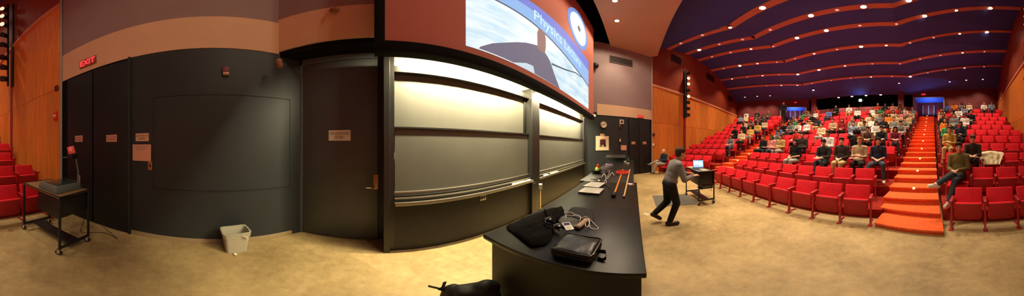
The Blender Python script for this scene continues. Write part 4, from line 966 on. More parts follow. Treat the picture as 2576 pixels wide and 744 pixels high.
def paint_face(me, c, R):
    Ri = R.inverted(); c = V(c)
    for p in me.polygons:
        q = Ri @ (p.center - c)
        if q.y > .045:
            if abs(abs(q.x) - .031) < .014 and abs(q.z - .004) < .0065: p.material_index = 1
            elif abs(abs(q.x) - .031) < .017 and abs(q.z - .026) < .0055: p.material_index = 3
            elif abs(q.x) < .025 and abs(q.z + .0605) < .0075 and q.y > .06: p.material_index = 2
def hair_mesh(kind, c, R, voxel=.01):
    T = Matrix.Translation(V(c)) @ R.to_4x4(); g = lambda x, y, z: V(c) + R @ V((x, y, z)); mb = MB()
    if kind == 'bald':
        mb.sph((0, -.04, .0), (.083, .07, .05), T, u=18, v=12)
        return remesh(mb, 'hair', voxel, 2)
    mb.sph((0, -.022, .046), (.086, .102, .088), T, u=20, v=14); mb.sph((0, -.05, .0), (.08, .066, .075), T, u=18, v=12)
    for sx in (-1, 1): mb.cap(g(sx * .074, .012, .03), .016, g(sx * .077, .008, -.012), .008)
    for i in range(9): a = -1.3 + i * .325; mb.sph((.06 * math.sin(a), .045 * math.cos(a) + .01, .095 - .012 * abs(math.sin(a * 3))), (.03, .03, .024), T)
    if kind == 'long':
        for sx in (-1, 1):
            mb.cap(g(sx * .07, -.01, .02), .034, g(sx * .085, .0, -.15), .036); mb.cap(g(sx * .085, 0, -.15), .036, g(sx * .08, .02, -.24), .018)
        mb.cap(g(0, -.06, 0), .075, g(0, -.07, -.18), .06)
    if kind == 'afro':
        mb.sph((0, -.03, .07), (.15, .15, .125), T, u=22, v=16)
        for i in range(26): a = i * 2.4; z = -.5 + 1.5 * i / 26; rr = math.sqrt(max(0, 1 - z * z)); mb.sph((.135 * rr * math.cos(a), -.03 + .135 * rr * math.sin(a) - (.03 if math.sin(a) > 0 and z < .2 else 0), .075 + .11 * z), .035, T)
    return remesh(mb, 'hair', voxel, 2)
def figure(J, voxel=.0095, collar=True, sleeve='long', hands=None):
    """J: joint positions -> meshes for body, shirt, trousers, shoes, hairs"""
    out = {}; R = J['headR']; hc = J['head']; n0 = J['neck']; ch = J['chest']; hp = J['hip']
    def torso(mb, e=0.0):
        up = (n0 - ch).normalized(); sx = (J['shR'] - J['shL']).normalized(); fw = up.cross(sx) * -1
        def ell(c, a, b, h, ax):
            m = Matrix.Identity(4); z = V(ax).normalized(); y = (fw - z * fw.dot(z)).normalized(); x = y.cross(z)
            for i in range(3): m[i][0] = x[i]; m[i][1] = y[i]; m[i][2] = z[i]; m[i][3] = c[i]
            mb.sph((0, 0, 0), (a + e, b + e, h + e), m, u=20, v=14)
        sp = (ch - hp)
        ell(ch + up * .02, .165, .112, .17, up); ell(ch.lerp(hp, .42), .15, .108, .16, sp); ell(ch.lerp(hp, .72), .155, .112, .14, sp); ell(hp + (up * .06 if e > 0 else up * 0), .165, .12, .10 if e > 0 else .105, sp)
        mb.cap(J['shL'], .058 + e, n0 - up * .06, .07 + e); mb.cap(J['shR'], .058 + e, n0 - up * .06, .07 + e)
    mb = MB(); torso(mb)
    mb.cap(n0 - V((0, 0, .05)), .062, n0, .053); mb.cap(n0, .053, V(hc) + R @ V((0, -.02, -.05)), .05)
    head_prims(mb, hc, R)
    for s in 'LR':
        mb.cap(J['sh' + s], .052, J['el' + s], .04); mb.cap(J['el' + s], .04, J['wr' + s], .027)
        h = J['hand' + s]; hand(mb, J['wr' + s], h[0], h[1], 1.0, h[2], h[3])
        mb.cap(J['hp' + s], .092, J['kn' + s], .058); mb.cap(J['kn' + s], .056, J['an' + s], .04)
        f = J['foot' + s]; mb.cap(J['an' + s], .042, J['an' + s] + f * .13 + V((0, 0, -.04)), .032)
    me = remesh(mb, 'body', voxel, 2); 
    for i in range(4): me.materials.append(None)
    paint_face(me, hc, R); out['body'] = me
    mb = MB(); torso(mb, .016)
    mb.cap(n0 - V((0, 0, .06)), .085, n0 - V((0, 0, .015)), .066)
    for s in 'LR':
        mb.cap(J['sh' + s], .068, J['el' + s], .056)
        if sleeve == 'long': mb.cap(J['el' + s], .055, J['el' + s].lerp(J['wr' + s], .93), .042)
        elif sleeve == 'roll': mb.cap(J['el' + s], .055, J['el' + s].lerp(J['wr' + s], .15), .052)
    out['shirt'] = remesh(mb, 'shirt', .012, 2)
    mb = MB(); sp = (ch - hp).normalized()
    mb.sph(hp, (.185, .135, .105), u=20, v=14)
    for s in 'LR':
        mb.cap(J['hp' + s], .108, J['kn' + s], .074); mb.cap(J['kn' + s], .073, J['an' + s] + (J['kn' + s] - J['an' + s]).normalized() * .03, .058)
    out['trousers'] = remesh(mb, 'trousers', .012, 2)
    for s in 'LR':
        f = J['foot' + s]; a = J['an' + s]; mb = MB(); lo = V((0, 0, -.035)) if 'footz' not in J else J['footz']
        mb.cap(a + lo - f * .04, .047, a + lo + f * .06, .046); mb.cap(a + lo + f * .06 , .046, a + lo + f * .15 + V((0, 0, -.006)), .040); mb.cap(a, .05, a + lo, .048)
        out['shoe' + s] = remesh(mb, 'shoe', .011, 1)
    return out
def seated(pose):
    J = {}
    hp = V((0, -.10, .535)); ch = V((0, -.17, .88)); nk = V((0, -.155, 1.07))
    if pose in ('write',): ch = V((0, -.10, .87)); nk = V((0, -.05, 1.05))
    hp = hp + V((0, 0, .012 if pose in ('wide', 'cross') else .006)); J['hip'] = hp; J['chest'] = ch; J['neck'] = nk
    J['head'] = nk + V((0, .035, .145)); rx = {'lap': -.05, 'fold': .02, 'write': -.35, 'wide': 0, 'cross': -.05}[pose]; rz = {'lap': .1, 'fold': -.15, 'write': .1, 'wide': .05, 'cross': .25}[pose]
    J['headR'] = (Matrix.Rotation(rz, 3, 'Z') @ Matrix.Rotation(rx, 3, 'X'))
    for s, k in (('L', -1), ('R', 1)):
        J['sh' + s] = nk + V((k * .185, -.01, -.075)); J['hp' + s] = hp + V((k * .09, .02, -.01))
        sp = .11 if pose != 'wide' else .17
        J['kn' + s] = V((k * sp, .36, .545)); J['an' + s] = V((k * (sp + .01), .36, .10)); J['foot' + s] = V((k * .15, 1, 0)).normalized()
        if pose in ('lap', 'wide'):
            J['el' + s] = J['sh' + s] + V((k * .03, .03, -.285)); J['wr' + s] = V((k * .08, .17, .685)); J['hand' + s] = (V((-k * .45, .8, -.15)), V((0, .1, 1)), .45, V((-k, 0, 0)))
        elif pose == 'fold':
            J['el' + s] = J['sh' + s] + V((k * .03, .07, -.27)); J['wr' + s] = V((k * .05, .14, .76 + .03 * k)); J['hand' + s] = (V((-k, .25, -.1)), V((0, .5, 1)), .4, V((0, .2, 1)))
        elif pose == 'write':
            J['el' + s] = J['sh' + s] + V((k * .03, .10, -.26)); J['wr' + s] = V((k * .10, .30, .735)); J['hand' + s] = (V((-k * .5, .8, -.1)), V((0, .1, 1)), .7, V((-k, 0, 0)))
        elif pose == 'cross':
            J['el' + s] = J['sh' + s] + V((k * .04, .06, -.27)); J['wr' + s] = V((k * .06 + .05, .22, .735)); J['hand' + s] = (V((-k * .6, .7, -.1)), V((0, .1, 1)), .4, V((-k, 0, 0)))
    if pose == 'cross':                                             # right leg laid over the left, foot to the side
        J['knR'] = V((.10, .34, .66)); J['anR'] = V((.36, .56, .50)); J['footR'] = V((.8, .55, .1)).normalized()
        J['knL'] = V((.02, .36, .55)); J['anL'] = V((.14, .46, .10)); J['footL'] = V((.3, 1, 0)).normalized()
    if pose == 'wide':
        J['knR'] = V((.22, .42, .53)); J['anR'] = V((.30, .62, .16)); J['footR'] = V((.25, 1, -.25)).normalized()
    return J
POSES = {}
for ps in ('lap', 'fold', 'write', 'wide', 'cross'):
    J = seated(ps); m = figure(J, .0095, sleeve='roll' if ps in ('wide',) else 'long')
    for hk in ('short', 'long', 'afro'):
        if hk == 'afro' and ps != 'lap': continue
        m['hair_' + hk] = hair_mesh(hk, J['head'], J['headR'])
    POSES[ps] = m
POSES['lap_short'] = dict(POSES['lap']); 
J = seated('lap'); mm_ = figure(J, .0095, sleeve='short'); mm_['hair_long'] = hair_mesh('long', J['head'], J['headR']); mm_['hair_short'] = POSES['lap']['hair_short']; mm_['hair_afro'] = POSES['lap']['hair_afro']; POSES['lap_short'] = mm_
J = seated('fold'); mm_ = figure(J, .0095, sleeve='roll'); mm_['hair_long'] = POSES['fold']['hair_long']; mm_['hair_short'] = POSES['fold']['hair_short']; POSES['fold_roll'] = mm_
M_EYE = mat('eye_dark', (.03, .02, .015, 1), .3); M_LIP = mat('lip', (.36, .10, .08, 1), .6); M_SHOEW = mat('white_trainer', (.75, .70, .6, 1), .6); M_SHOEB = mat('black_shoe', (.015, .014, .013, 1), .4)
def dress(o, mats):
    while len(o.data.materials) < len(mats): o.data.materials.append(None)
    for i, m in enumerate(mats): o.material_slots[i].link = 'OBJECT'; o.material_slots[i].material = m
def make_person(M, pose, top, hair, hc, leg, skin, label, shoes=True, shoe='b', group='audience in the red seats', hairmesh=None, scale=1.0):
    S = POSES[pose]
    o = link('person', S['body'], None, None, M @ Matrix.Scale(scale, 4))
    dress(o, [cmat('skin', skin, SKINS[skin], .55), M_EYE, M_LIP, cmat('hair', hc, HAIRC[hc], .7)]); tag(o, label, 'person', group)
    c = link('shirt', S['shirt'], None, o); dress(c, [cmat('top', top, TOPC[top])])
    c = link('trousers', S['trousers'], None, o); dress(c, [cmat('legs', leg, LEGC[leg])])
    c = link('hair', S['hair_' + hair] if hairmesh is None else hairmesh, None, o); dress(c, [cmat('hair', hc, HAIRC[hc], .7)])
    if shoes:
        for s in 'LR': c = link('shoe', S['shoe' + s], None, o); dress(c, [M_SHOEW if shoe == 'w' else M_SHOEB])
    return o
def notebook(kind, M, label):
    mb = MB()
    if kind == 'open notebook':
        for k in (-1, 1): mb.box((min(0, k * .15), -.11, -.006), (max(0, k * .15), .11, .006), Matrix.Rotation(-k * .10, 4, 'Y'), bev=.003, seg=1)
    else: mb.box((-.155, -.11, -.012), (.155, .11, .012), bev=.004, seg=1)
    o = mb.obj('notebook', M_PAPER, M=M); tag(o, label, 'notebook', 'papers held by the audience'); return o
for n, (s, pr) in enumerate(PEOPLE):
    x, y, top, pose, hair, hc, leg, hold = pr[:8]
    sk = random.choice(['light', 'light', 'fair', 'brown'])
    if hair == 'afro': sk = 'brown'
    if x in (2178, 2405, 2006): sk = 'light'
    if x == 2085: sk = 'brown'
    ps = pose
    if x == 2006: ps = 'lap_short'
    if x == 2178: ps = 'fold_roll'
    if hair == 'afro': ps = 'lap'
    lab = 'person in %s top%s, %s' % (top, ' writing' if pose == 'write' and s['r'] < 7 else '', where(s))
    f = s['f']; M = s['M'] @ Matrix.Translation((0, .045, .030))
    sca = 1.0 + (random.random() - .5) * .06
    make_person(M, ps, top, hair, hc, leg, sk, lab, shoes=s['r'] < 6, shoe='w' if pose in ('cross', 'wide') else 'b', scale=sca)
    if hold:
        loc = {'write': V((0, .36, .688)), 'fold': V((.08, .24, .70)), 'lap': V((0, .28, .70))}.get(pose, V((0, .25, .68)))
        notebook(hold, M @ Matrix.Translation(loc * sca) @ Matrix.Rotation(.06, 4, 'X') @ Matrix.Rotation(random.uniform(-.2, .2), 4, 'Z'), 'white %s on the lap, %s' % ('papers' if hold == 'open notebook' else 'folder', where(s)))
# elderly man at the end of the front row, one leg over the other
J = seated('cross'); om = figure(J, .0095); om['hair_bald'] = hair_mesh('bald', J['head'], J['headR']); POSES['old'] = om
make_person(OLD['M'] @ Matrix.Translation((0, .045, .035)), 'old', 'dark blue', 'bald', 'white', 'grey', 'fair', 'bald person in dark jacket, legs crossed, front row by the far wood wall', shoe='b', group='audience in the red seats')
# person in black standing at the far lobby opening
def standing():
    J = {}; J['hip'] = V((0, 0, .95)); J['chest'] = V((0, -.02, 1.28)); J['neck'] = V((0, -.02, 1.48)); J['head'] = V((0, .02, 1.62)); J['headR'] = Matrix.Identity(3)
    for s, k in (('L', -1), ('R', 1)):
        J['sh' + s] = V((k * .19, -.02, 1.40)); J['el' + s] = V((k * .26, -.02, 1.12)); J['wr' + s] = V((k * .25, .10, .90)); J['hand' + s] = (V((-k * .1, .3, -1)), V((k, 0, 0)), .5, V((0, 1, 0)))
        J['hp' + s] = V((k * .09, 0, .93)); J['kn' + s] = V((k * .11, .02, .5)); J['an' + s] = V((k * .12, -.02, .085)); J['foot' + s] = V((k * .2, 1, 0)).normalized()
    return J
J = standing(); st = figure(J, .0095); st['hair_short'] = hair_mesh('short', J['head'], J['headR']); POSES['stand'] = st
pp = at(1972, 300, 0); a = az(1971); pq = V((math.sin(a), math.cos(a), 0)) * 14.0
fz = interp(ZST, 14.3)
make_person(Matrix.Translation((pq.x, pq.y, 3.62 + .0)) @ Matrix.Rotation(math.atan2(pq.x, -pq.y), 4, 'Z'), 'stand', 'black', 'short', 'dark', 'dark', 'light', 'person in black standing before the far lobby opening', group='people standing at the back')
# ---- the lecturer, walking towards the laptop cart
FT = at(1680, 561, 0)
fwd = V((.12, -.99, 0)).normalized(); rgt = V((fwd.y, -fwd.x, 0))
def lecturer():
    J = {}
    J['hip'] = V((0, .03, .865)); J['chest'] = V((0, .12, 1.14)); J['neck'] = V((0, .20, 1.30)); J['head'] = V((0, .262, 1.425)); J['headR'] = Matrix.Rotation(.1, 3, 'Z') @ Matrix.Rotation(-.18, 3, 'X')
    for s, k in (('L', -1), ('R', 1)):
        J['sh' + s] = V((k * .185, .16, 1.225)); J['hp' + s] = J['hip'] + V((k * .09, 0, -.02))
    J['elR'] = V((.27, .22, .965)); J['wrR'] = V((.16, .44, 1.0)); J['handR'] = (V((-.1, 1, .12)), V((.2, 0, 1)), .35, V((-1, 0, .2)))
    J['elL'] = V((-.26, .24, .97)); J['wrL'] = V((-.14, .46, 1.01)); J['handL'] = (V((.1, 1, .02)), V((-.2, 0, 1)), .35, V((1, 0, .2)))
    J['knR'] = V((.10, .14, .47)); J['anR'] = V((.10, -.0, .085)); J['footR'] = V((.15, 1, 0)).normalized()
    J['knL'] = V((-.09, .02, .46)); J['anL'] = V((-.10, -.24, .21)); J['footL'] = V((-.1, 1, -.75)).normalized()
    return J
J = lecturer(); lc = figure(J, .0075, sleeve='long'); lc['hair_short'] = hair_mesh('short', J['head'], J['headR'], .008); POSES['lecture'] = lc
Ml = Matrix.Identity(4)
for i in range(3): Ml[i][0] = rgt[i]; Ml[i][1] = fwd[i]; Ml[i][3] = FT[i]
Ml[2][2] = 1
make_person(Ml, 'lecture', 'grey', 'short', 'brown', 'dark', 'light', 'person in grey shirt walking towards the laptop cart, hands reaching forward', group='lecturer')
# ------------------------------------------------------------------ demonstration bench
ZT_ = .91
def bench(name, x0, x1, y0, y1, label, inset=.045):
    o = empty(name, ((x0 + x1) / 2, (y0 + y1) / 2, 0)); tag(o, label, 'bench'); w = (x1 - x0) / 2; d = (y1 - y0) / 2
    mb = MB(); mb.box((-w, -d, ZT_ - .042), (w, d, ZT_), bev=.004); mb.obj('bench_top', M_TABLE, o)
    mb = MB(); mb.box((-w + inset, -d + .02, .08), (w - .005, d - inset, ZT_ - .042)); mb.obj('body', M_BLOWER, o)
    mb = MB(); mb.box((-w + inset + .05, -d + .06, 0), (w - .005, d - inset - .05, .08)); mb.obj('plinth', M_VOID, o)
    n = max(2, int(2 * w / .75))
    for i in range(n):
        xa = -w + inset + .01 + (2 * w - inset - .02) * i / n; xb = -w + inset + .01 + (2 * w - inset - .02) * (i + 1) / n
        mb = MB(); mb.box((xa + .01, d - inset, .1), (xb - .01, d - inset + .018, ZT_ - .06), bev=.003); dr = mb.obj('cabinet_door', M_BLOWER, o)
        mb = MB(); mb.tube([(xb - .06, d - inset + .018, .6), (xb - .06, d - inset + .04, .61), (xb - .06, d - inset + .04, .71), (xb - .06, d - inset + .018, .72)], .006); mb.obj('handle', M_TRAY, dr)
    return o
bench('lecture_bench', .683, 2.93, -.055, .905, 'long black lecture bench end carrying the leather bag and laptops')
bench('lecture_bench', 2.94, 7.35, .0, 1.02, 'far black lecture bench continuing behind the first one, holding cables and lectern')
def ont(px, py, dz=0.0): return at(px, py, ZT_ + dz)
def quad_obj(name, pxs, th, m, label, cat, bev=.004, group=None):
    """flat thing lying on the bench whose top outline is seen at these pixels"""
    P = [at(x, y, ZT_ + th) for x, y in pxs]; c = sum(P, V()) / len(P); c.z = ZT_
    mb = MB(); mb.prism([(p.x - c.x, p.y - c.y) for p in P], .0015, th, bev=bev); o = mb.obj(name, m, M=Matrix.Translation(c)); tag(o, label, cat, group); return o, c
# laptops, closed
for pxs, lab in ((((1458, 482), (1509.5, 486), (1517.6, 473.5), (1468, 469)), 'closed silver-white laptop on the bench, the nearer of two'), (((1472.5, 467.5), (1511.5, 471), (1517.8, 459), (1482, 455.6)), 'closed silver-white laptop on the bench, the farther of two')):
    P = [at(x, y, ZT_ + .03) for x, y in pxs]; c = sum(P, V()) / 4; c.z = ZT_
    e = (P[1] - P[0] + P[2] - P[3]) / 2; g = (P[3] - P[0] + P[2] - P[1]) / 2
    ex = e.normalized(); w = e.length / 2; d = abs(g.dot(V((-ex.y, ex.x, 0)))) / 2; ang = math.atan2(ex.y, ex.x)
    o = empty('laptop', c, ang); tag(o, lab, 'laptop', 'laptops on the bench')
    mb = MB(); mb.box((-w, -d, .003), (w, d, .017), bev=.005); mb.obj('base', mat('dark_grey_plastic', (.06, .055, .05, 1), .5), o)
    mb = MB(); mb.box((-w, -d, .018), (w, d, .03), bev=.005); mb.obj('lid', M_SILVER, o)
    mb = MB(); mb.cap((0, -d - .001, .012), .006, (0, -d + .004, .012), .006); mb.obj('latch', M_CHROME, o)
# poles
def pole(pa, pb, r, m, label, end, endm, name):
    a = ont(*pa, .02); b = ont(*pb, .02); a.z = b.z = ZT_ + r + .001; o = empty(name, (a.x, a.y, ZT_)); tag(o, label, 'pole', 'poles on the bench')
    b2 = b - V((a.x, a.y, ZT_)); a2 = V((0, 0, r + .001)); mb = MB(); mb.tube([a2, b2], r, 10); mb.obj('shaft', m, o)
    d = (b2 - a2).normalized()
    if end == 'rubber': mb = MB(); mb.cap(a2 - d * .13 + V((0, 0, .012)), .032, a2 - d * .06 + V((0, 0, .01)), .028); mb.tube([a2 - d * .06, a2 + d * .03], [.02, .016], 8); mb.obj('rubber_head', endm, o)
    else: mb = MB(); mb.cap(a2 - d * .02 + V((0, 0, .006)), .018, a2 + d * .01 + V((0, 0, .006)), .016); mb.tube([a2 + d * .03, a2 + d * .06 + V((.025, 0, .0))], .005, 6); mb.obj('metal_tip', endm, o)
pole((1546, 485), (1567, 426), .014, M_ORANGE, 'orange wooden pole with a black rubber head on the bench', 'rubber', M_RUBBER, 'pointer_pole')
pole((1570, 492), (1584.5, 426), .012, M_PALEWOOD, 'pale wooden pole with a metal tip, beside the orange one', 'tip', M_CHROME, 'pointer_pole')
c = ont(1566, 435, .03); mb = MB()
for k in range(3):
    pts = []
    for i in range(25): t = 2 * PI * i / 24; pts.append((.15 * math.cos(t) * (1 - .04 * k) + .01 * k, .15 * math.sin(t) * (1 - .04 * k), .05 + .012 * k))
    mb.tube(pts, .009, 6)
o = mb.obj('red_hose_coil', M_REDP, M=Matrix.Translation((c.x, c.y, ZT_ - .007))); tag(o, 'coil of red tubing lying across the two poles', 'hose')
p = ont(1587, 466); mb = MB(); mb.box((-.05, -.04, .001), (.05, .04, .03), bev=.003); o = mb.obj('small_box', M_PAPER, M=Matrix.Translation(p) @ Matrix.Rotation(.5, 4, 'Z')); tag(o, 'small white box with red and blue marks by the pole tip', 'box')
mb = MB(); mb.box((-.05, -.041, .006), (-.01, .0, .0312)); mb.obj('red_print', M_REDMARK, o); mb = MB(); mb.box((.01, -.041, .004), (.049, .01, .0312)); mb.obj('blue_print', M_BLUEP, o)
# cups, bottle
for (px, py, lab) in ((1572.5, 412, 'white cup on the far bench, left of the green bottle'), (1579.7, 416.5, 'white cup on the far bench in front of the green bottle')):
    p = ont(px, py); p.z = ZT_ + .001
    mb = MB(); mb.lathe([(.028, 0), (.036, .01), (.046, .085), (.048, .09), (.043, .088), (.034, .012)], 18); o = mb.obj('cup', M_WHITE, M=Matrix.Translation(p)); tag(o, lab, 'cup', 'cups on the far bench')
    mb = MB(); mb.lathe([(.048, .088), (.05, .094), (.02, .097)], 18); mb.obj('lid', M_PAPER, o)
p = ont(1581, 409); p.z = ZT_ + .001; mb = MB(); mb.lathe([(.03, 0), (.035, .01), (.035, .13), (.014, .17), (.013, .22)], 18); o = mb.obj('bottle', M_GLASSG, M=Matrix.Translation(p)); tag(o, 'green glass bottle standing on the far bench', 'bottle'); mb = MB(); mb.lathe([(.016, .2), (.016, .225)], 12); mb.obj('bottle_cap', M_GREYG, o)
# books
p = ont(1531, 419); p.z = ZT_
for i, (w, d, h, m, lab, dx) in enumerate(((.16, .12, .035, mat('dark_book', (.04, .03, .05, 1), .6), 'thick dark book under the purple one on the far bench', 0), (.145, .115, .03, mat('purple_book', (.16, .08, .2, 1), .6), 'purple-covered book on top of the thick dark book', .02))):
    o = empty('book', p + V((dx, -.01 * i, .001 + .036 * i)), .12 + .1 * i); tag(o, lab, 'book', 'books on the far bench')
    mb = MB(); mb.box((-w, -d, 0), (w, d, .004)); mb.box((-w, -d, h - .004), (w, d, h)); mb.box((-w, d - .004, 0), (w, d, h)); mb.obj('cover', m, o)
    mb = MB(); mb.box((-w + .006, -d + .006, .004), (w - .006, d - .005, h - .004)); mb.obj('pages', M_PAPER, o)
p = V((5.35, .90, 0)); mb = MB(); mb.cap((-.1, 0, .027), .025, (.1, .02, .025), .025); o = mb.obj('paper_roll', mat('grey_green_paper', (.36, .36, .28, 1), .7), M=Matrix.Translation((p.x, p.y, ZT_ + .001))); tag(o, 'pale grey roll lying beside the stacked books', 'roll')
# black lectern box
p0 = ont(1527, 409); X_ = 6.6; y0 = X_ / math.tan(az(1572)); y1 = X_ / math.tan(az(1525)); 
o = empty('table_lectern', (X_, (y0 + y1) / 2, ZT_)); tag(o, 'low black slope-topped lectern box on the far bench', 'lectern'); w = (y1 - y0) / 2
mb = MB(); mb._add([(-.02, -w, .001), (.3, -w, .001), (.3, w, .001), (-.02, w, .001), (-.02, -w, .16), (.3, -w, .24), (.3, w, .24), (-.02, w, .16)], [(0, 3, 2, 1), (4, 5, 6, 7), (0, 1, 5, 4), (1, 2, 6, 5), (2, 3, 7, 6), (3, 0, 4, 7)]); mb.obj('case', M_BLACK, o)
mb = MB(); mb._add([(-.05, -w - .02, .155), (.32, -w - .02, .247), (.32, w + .02, .247), (-.05, w + .02, .155), (-.05, -w - .02, .17), (.32, -w - .02, .262), (.32, w + .02, .262), (-.05, w + .02, .17)], [(0, 3, 2, 1), (4, 5, 6, 7), (0, 1, 5, 4), (1, 2, 6, 5), (2, 3, 7, 6), (3, 0, 4, 7)]); mb.obj('slope_top', mat('worn_black_top', (.035, .03, .027, 1), .4), o)
# toy and cables
p = V((3.82, .885, ZT_ + .001)); o = empty('bowl_of_toys', p); tag(o, 'dark bowl holding bright green and orange plastic pieces', 'bowl')
mb = MB(); mb.lathe([(.06, 0), (.11, .03), (.13, .08), (.122, .08), (.10, .035), (.05, .01)], 20); mb.obj('bowl', mat('dark_glass', (.03, .035, .03, 1), .2), o)
mb = MB(); mb.box((-.07, -.04, .05), (.06, .03, .14), Matrix.Rotation(.4, 4, 'Y'), bev=.02); mb.obj('green_piece', M_YEL, o)
mb = MB(); mb.cap((.03, .0, .1), .02, (.06, -.02, .20), .022); mb.cap((.06, -.02, .2), .022, (.08, -.05, .14), .018); mb.obj('orange_piece', M_REDP, o)
def cable(name, pxs, r, m, label, z=.012, jit=0, wob=None):
    pts = []
    P = [ont(x, y) for x, y in pxs]
    for i, p in enumerate(P): p.z = ZT_ + r + .002 + (0 if not wob else wob[i % len(wob)])
    # smooth through the points
    n = len(P)
    for i in range(n - 1):
        a, b, c_, d = P[max(i - 1, 0)], P[i], P[i + 1], P[min(i + 2, n - 1)]
        for k in range(5):
            t = k / 5; pts.append(.5 * ((2 * b) + (c_ - a) * t + (2 * a - 5 * b + 4 * c_ - d) * t * t + (3 * b - a - 3 * c_ + d) * t ** 3))
    pts.append(P[-1]); c = sum(pts, V()) / len(pts); c.z = ZT_
    mb = MB(); mb.tube([q - c for q in pts], r, 7); o = mb.obj(name, m, M=Matrix.Translation(c)); tag(o, label, 'cable', 'cables on the bench'); return o
M_CABW = mat('grey_white_cable', (.34, .31, .28, 1), .5); M_CABB = mat('black_cable', (.015, .013, .015, 1), .5)
cable('cable', [(1503, 446), (1512, 450), (1520, 441), (1526, 452), (1534, 445), (1540, 438), (1545, 443)], .010, M_CABW, 'thick grey-white adapter cable tangled behind the laptops', wob=(0, .02, .03))
cable('cable', [(1534, 430), (1530, 441), (1522, 455), (1518, 463), (1525, 460), (1524, 452)], .007, M_CABW, 'grey-white cable hanging down beside the farther laptop')
cable('cable', [(1486, 452), (1491, 451), (1498, 450), (1506, 452)], .008, M_CABW, 'thin pale cable leading from the bowl to the tangle')
cable('cable', [(1497, 430), (1505, 426), (1518, 429), (1530, 433), (1522, 438), (1508, 436), (1500, 431), (1512, 427), (1527, 430)], .012, M_CABB, 'loop of black cable coiled on the bench behind the pale ones', wob=(0, .02))
cable('cable', [(1506, 437), (1516, 434), (1526, 438), (1533, 434)], .012, mat('purple_cable', (.14, .06, .14, 1), .5), 'short purple cable on top of the black coil', wob=(.03, .035))
cable('cable', [(1534, 474), (1528, 468), (1520, 464), (1513, 461)], .005, M_CABB, 'thin black lead by the farther laptop')
p = ont(1507, 457); mb = MB(); mb.cap((-.03, 0, .02), .02, (.03, .01, .02), .018); o = mb.obj('computer_mouse', M_WHITE, M=Matrix.Translation((p.x, p.y, ZT_))); tag(o, 'small white mouse behind the farther laptop', 'mouse')
mb = MB(); mb.cap((.04, .01, .008), .004, (.1, .03, .008), .004); mb.obj('lead', M_CABW, o)
# --- things on the near end: leather bag
def bag():
    P = [at(x, y, ZT_ + .085) for x, y in ((1419, 581), (1511, 596), (1497, 644), (1388, 621))]; c = sum(P, V()) / 4; c.z = ZT_
    e = ((P[1] - P[0]) + (P[2] - P[3])).normalized(); w = ((P[1] - P[0]).length + (P[2] - P[3]).length) / 4; d = ((P[3] - P[0]).length + (P[2] - P[1]).length) / 4
    ang = math.atan2(e.y, e.x); o = empty('leather_bag', c, ang); tag(o, 'shiny black leather shoulder bag lying on the end of the bench', 'bag')
    mb = MB(); mb.box((-w * .98, -d, .004), (w, d, .085), bev=.03, seg=4); b = mb.obj('bag_body', M_LEATHER, o)
    s = b.modifiers.new('s', 'SUBSURF'); s.levels = 2; s.render_levels = 2
    t = bpy.data.textures.new('crease', 'CLOUDS'); t.noise_scale = .09
    dm = b.modifiers.new('d', 'DISPLACE'); dm.texture = t; dm.strength = .022; dm.mid_level = .5
    mb = MB(); pts = [(-w * .9, -d * .98, .075), (w * .9, -d * .98, .075), (w * .98, -d * .8, .078), (w * .98, d * .8, .078), (w * .85, d * .96, .078), (-w * .85, d * .96, .078)]
    mb.tube(pts, .006, 8); mb.obj('piping', M_LEATHER, o)
    mb = MB(); mb.tube([(-w * .8, -d * 1.03, .05), (w * .8, -d * 1.03, .05)], .004, 6); mb.obj('zip', mat('bag_zip', (.05, .045, .04, 1), .3, metal=.6), o)
    mb = MB()
    L = [(w * .98, -d * .1, .05), (w * 1.12, -d * .12, .055), (w * 1.38, -d * .2, .06), (w * 1.44, -d * .4, .03), (w * 1.3, -d * .45, .012), (w * 1.05, -d * .35, .015)]
    for a_, b_ in zip(L, L[1:]):
        a_, b_ = V(a_), V(b_); h = V((0, 0, .014)); mb._add([a_ - h + V((0, .002, 0)), b_ - h + V((0, .002, 0)), b_ + h + V((0, .002, 0)), a_ + h + V((0, .002, 0)), a_ - h - V((0, .002, 0)), b_ - h - V((0, .002, 0)), b_ + h - V((0, .002, 0)), a_ + h - V((0, .002, 0))], [(0, 1, 2, 3), (4, 7, 6, 5), (0, 4, 5, 1), (3, 2, 6, 7), (0, 3, 7, 4), (1, 5, 6, 2)])
    mb.obj('strap', M_NYLON, o)
bag()
def cloth_heap(name, pxs, h, m, label, cat, seed=1, fold=.012, dz=.0):
    """soft flat heap with an outline seen at these pixels"""
    P = [at(x, y, ZT_ + h * .4) for x, y in pxs]; c = sum(P, V()) / len(P); c.z = ZT_ + dz; pts = [(p.x - c.x, p.y - c.y) for p in P]
    b = bmesh.new(); rings = [1.0, 1.02, .96, .8, .55, .28]; zs = [.0, .35, .72, .95, 1.0, .97]; n = len(pts); R = []
    rnd = random.Random(seed)
    for rr, zz in zip(rings, zs):
        R.append([b.verts.new((x * rr, y * rr, .003 + h * zz)) for x, y in pts])
    for i in range(len(rings) - 1):
        for j in range(n): b.faces.new([R[i][j], R[i][(j + 1) % n], R[i + 1][(j + 1) % n], R[i + 1][j]])
    b.faces.new(R[-1]); b.faces.new(R[0][::-1])
    bmesh.ops.subdivide_edges(b, edges=b.edges[:], cuts=2, use_grid_fill=True); bmesh.ops.triangulate(b, faces=b.faces[:])
    from mathutils import noise
    for v in b.verts:
        if v.co.z > .01: v.co.z += fold * (noise.noise(V((v.co.x * 9 + seed, v.co.y * 14, seed))) + .5 * noise.noise(V((v.co.x * 25, v.co.y * 25, seed))))
        if v.co.z < .003: v.co.z = .003
    bmesh.ops.recalc_face_normals(b, faces=b.faces[:]); me = bpy.data.meshes.new(name); b.to_mesh(me); b.free()
    for p in me.polygons: p.use_smooth = True
    o = link(name, me, m, None, Matrix.Translation(c)); s = o.modifiers.new('s', 'SUBSURF'); s.levels = 1; s.render_levels = 1
    tag(o, label, cat); return o, c
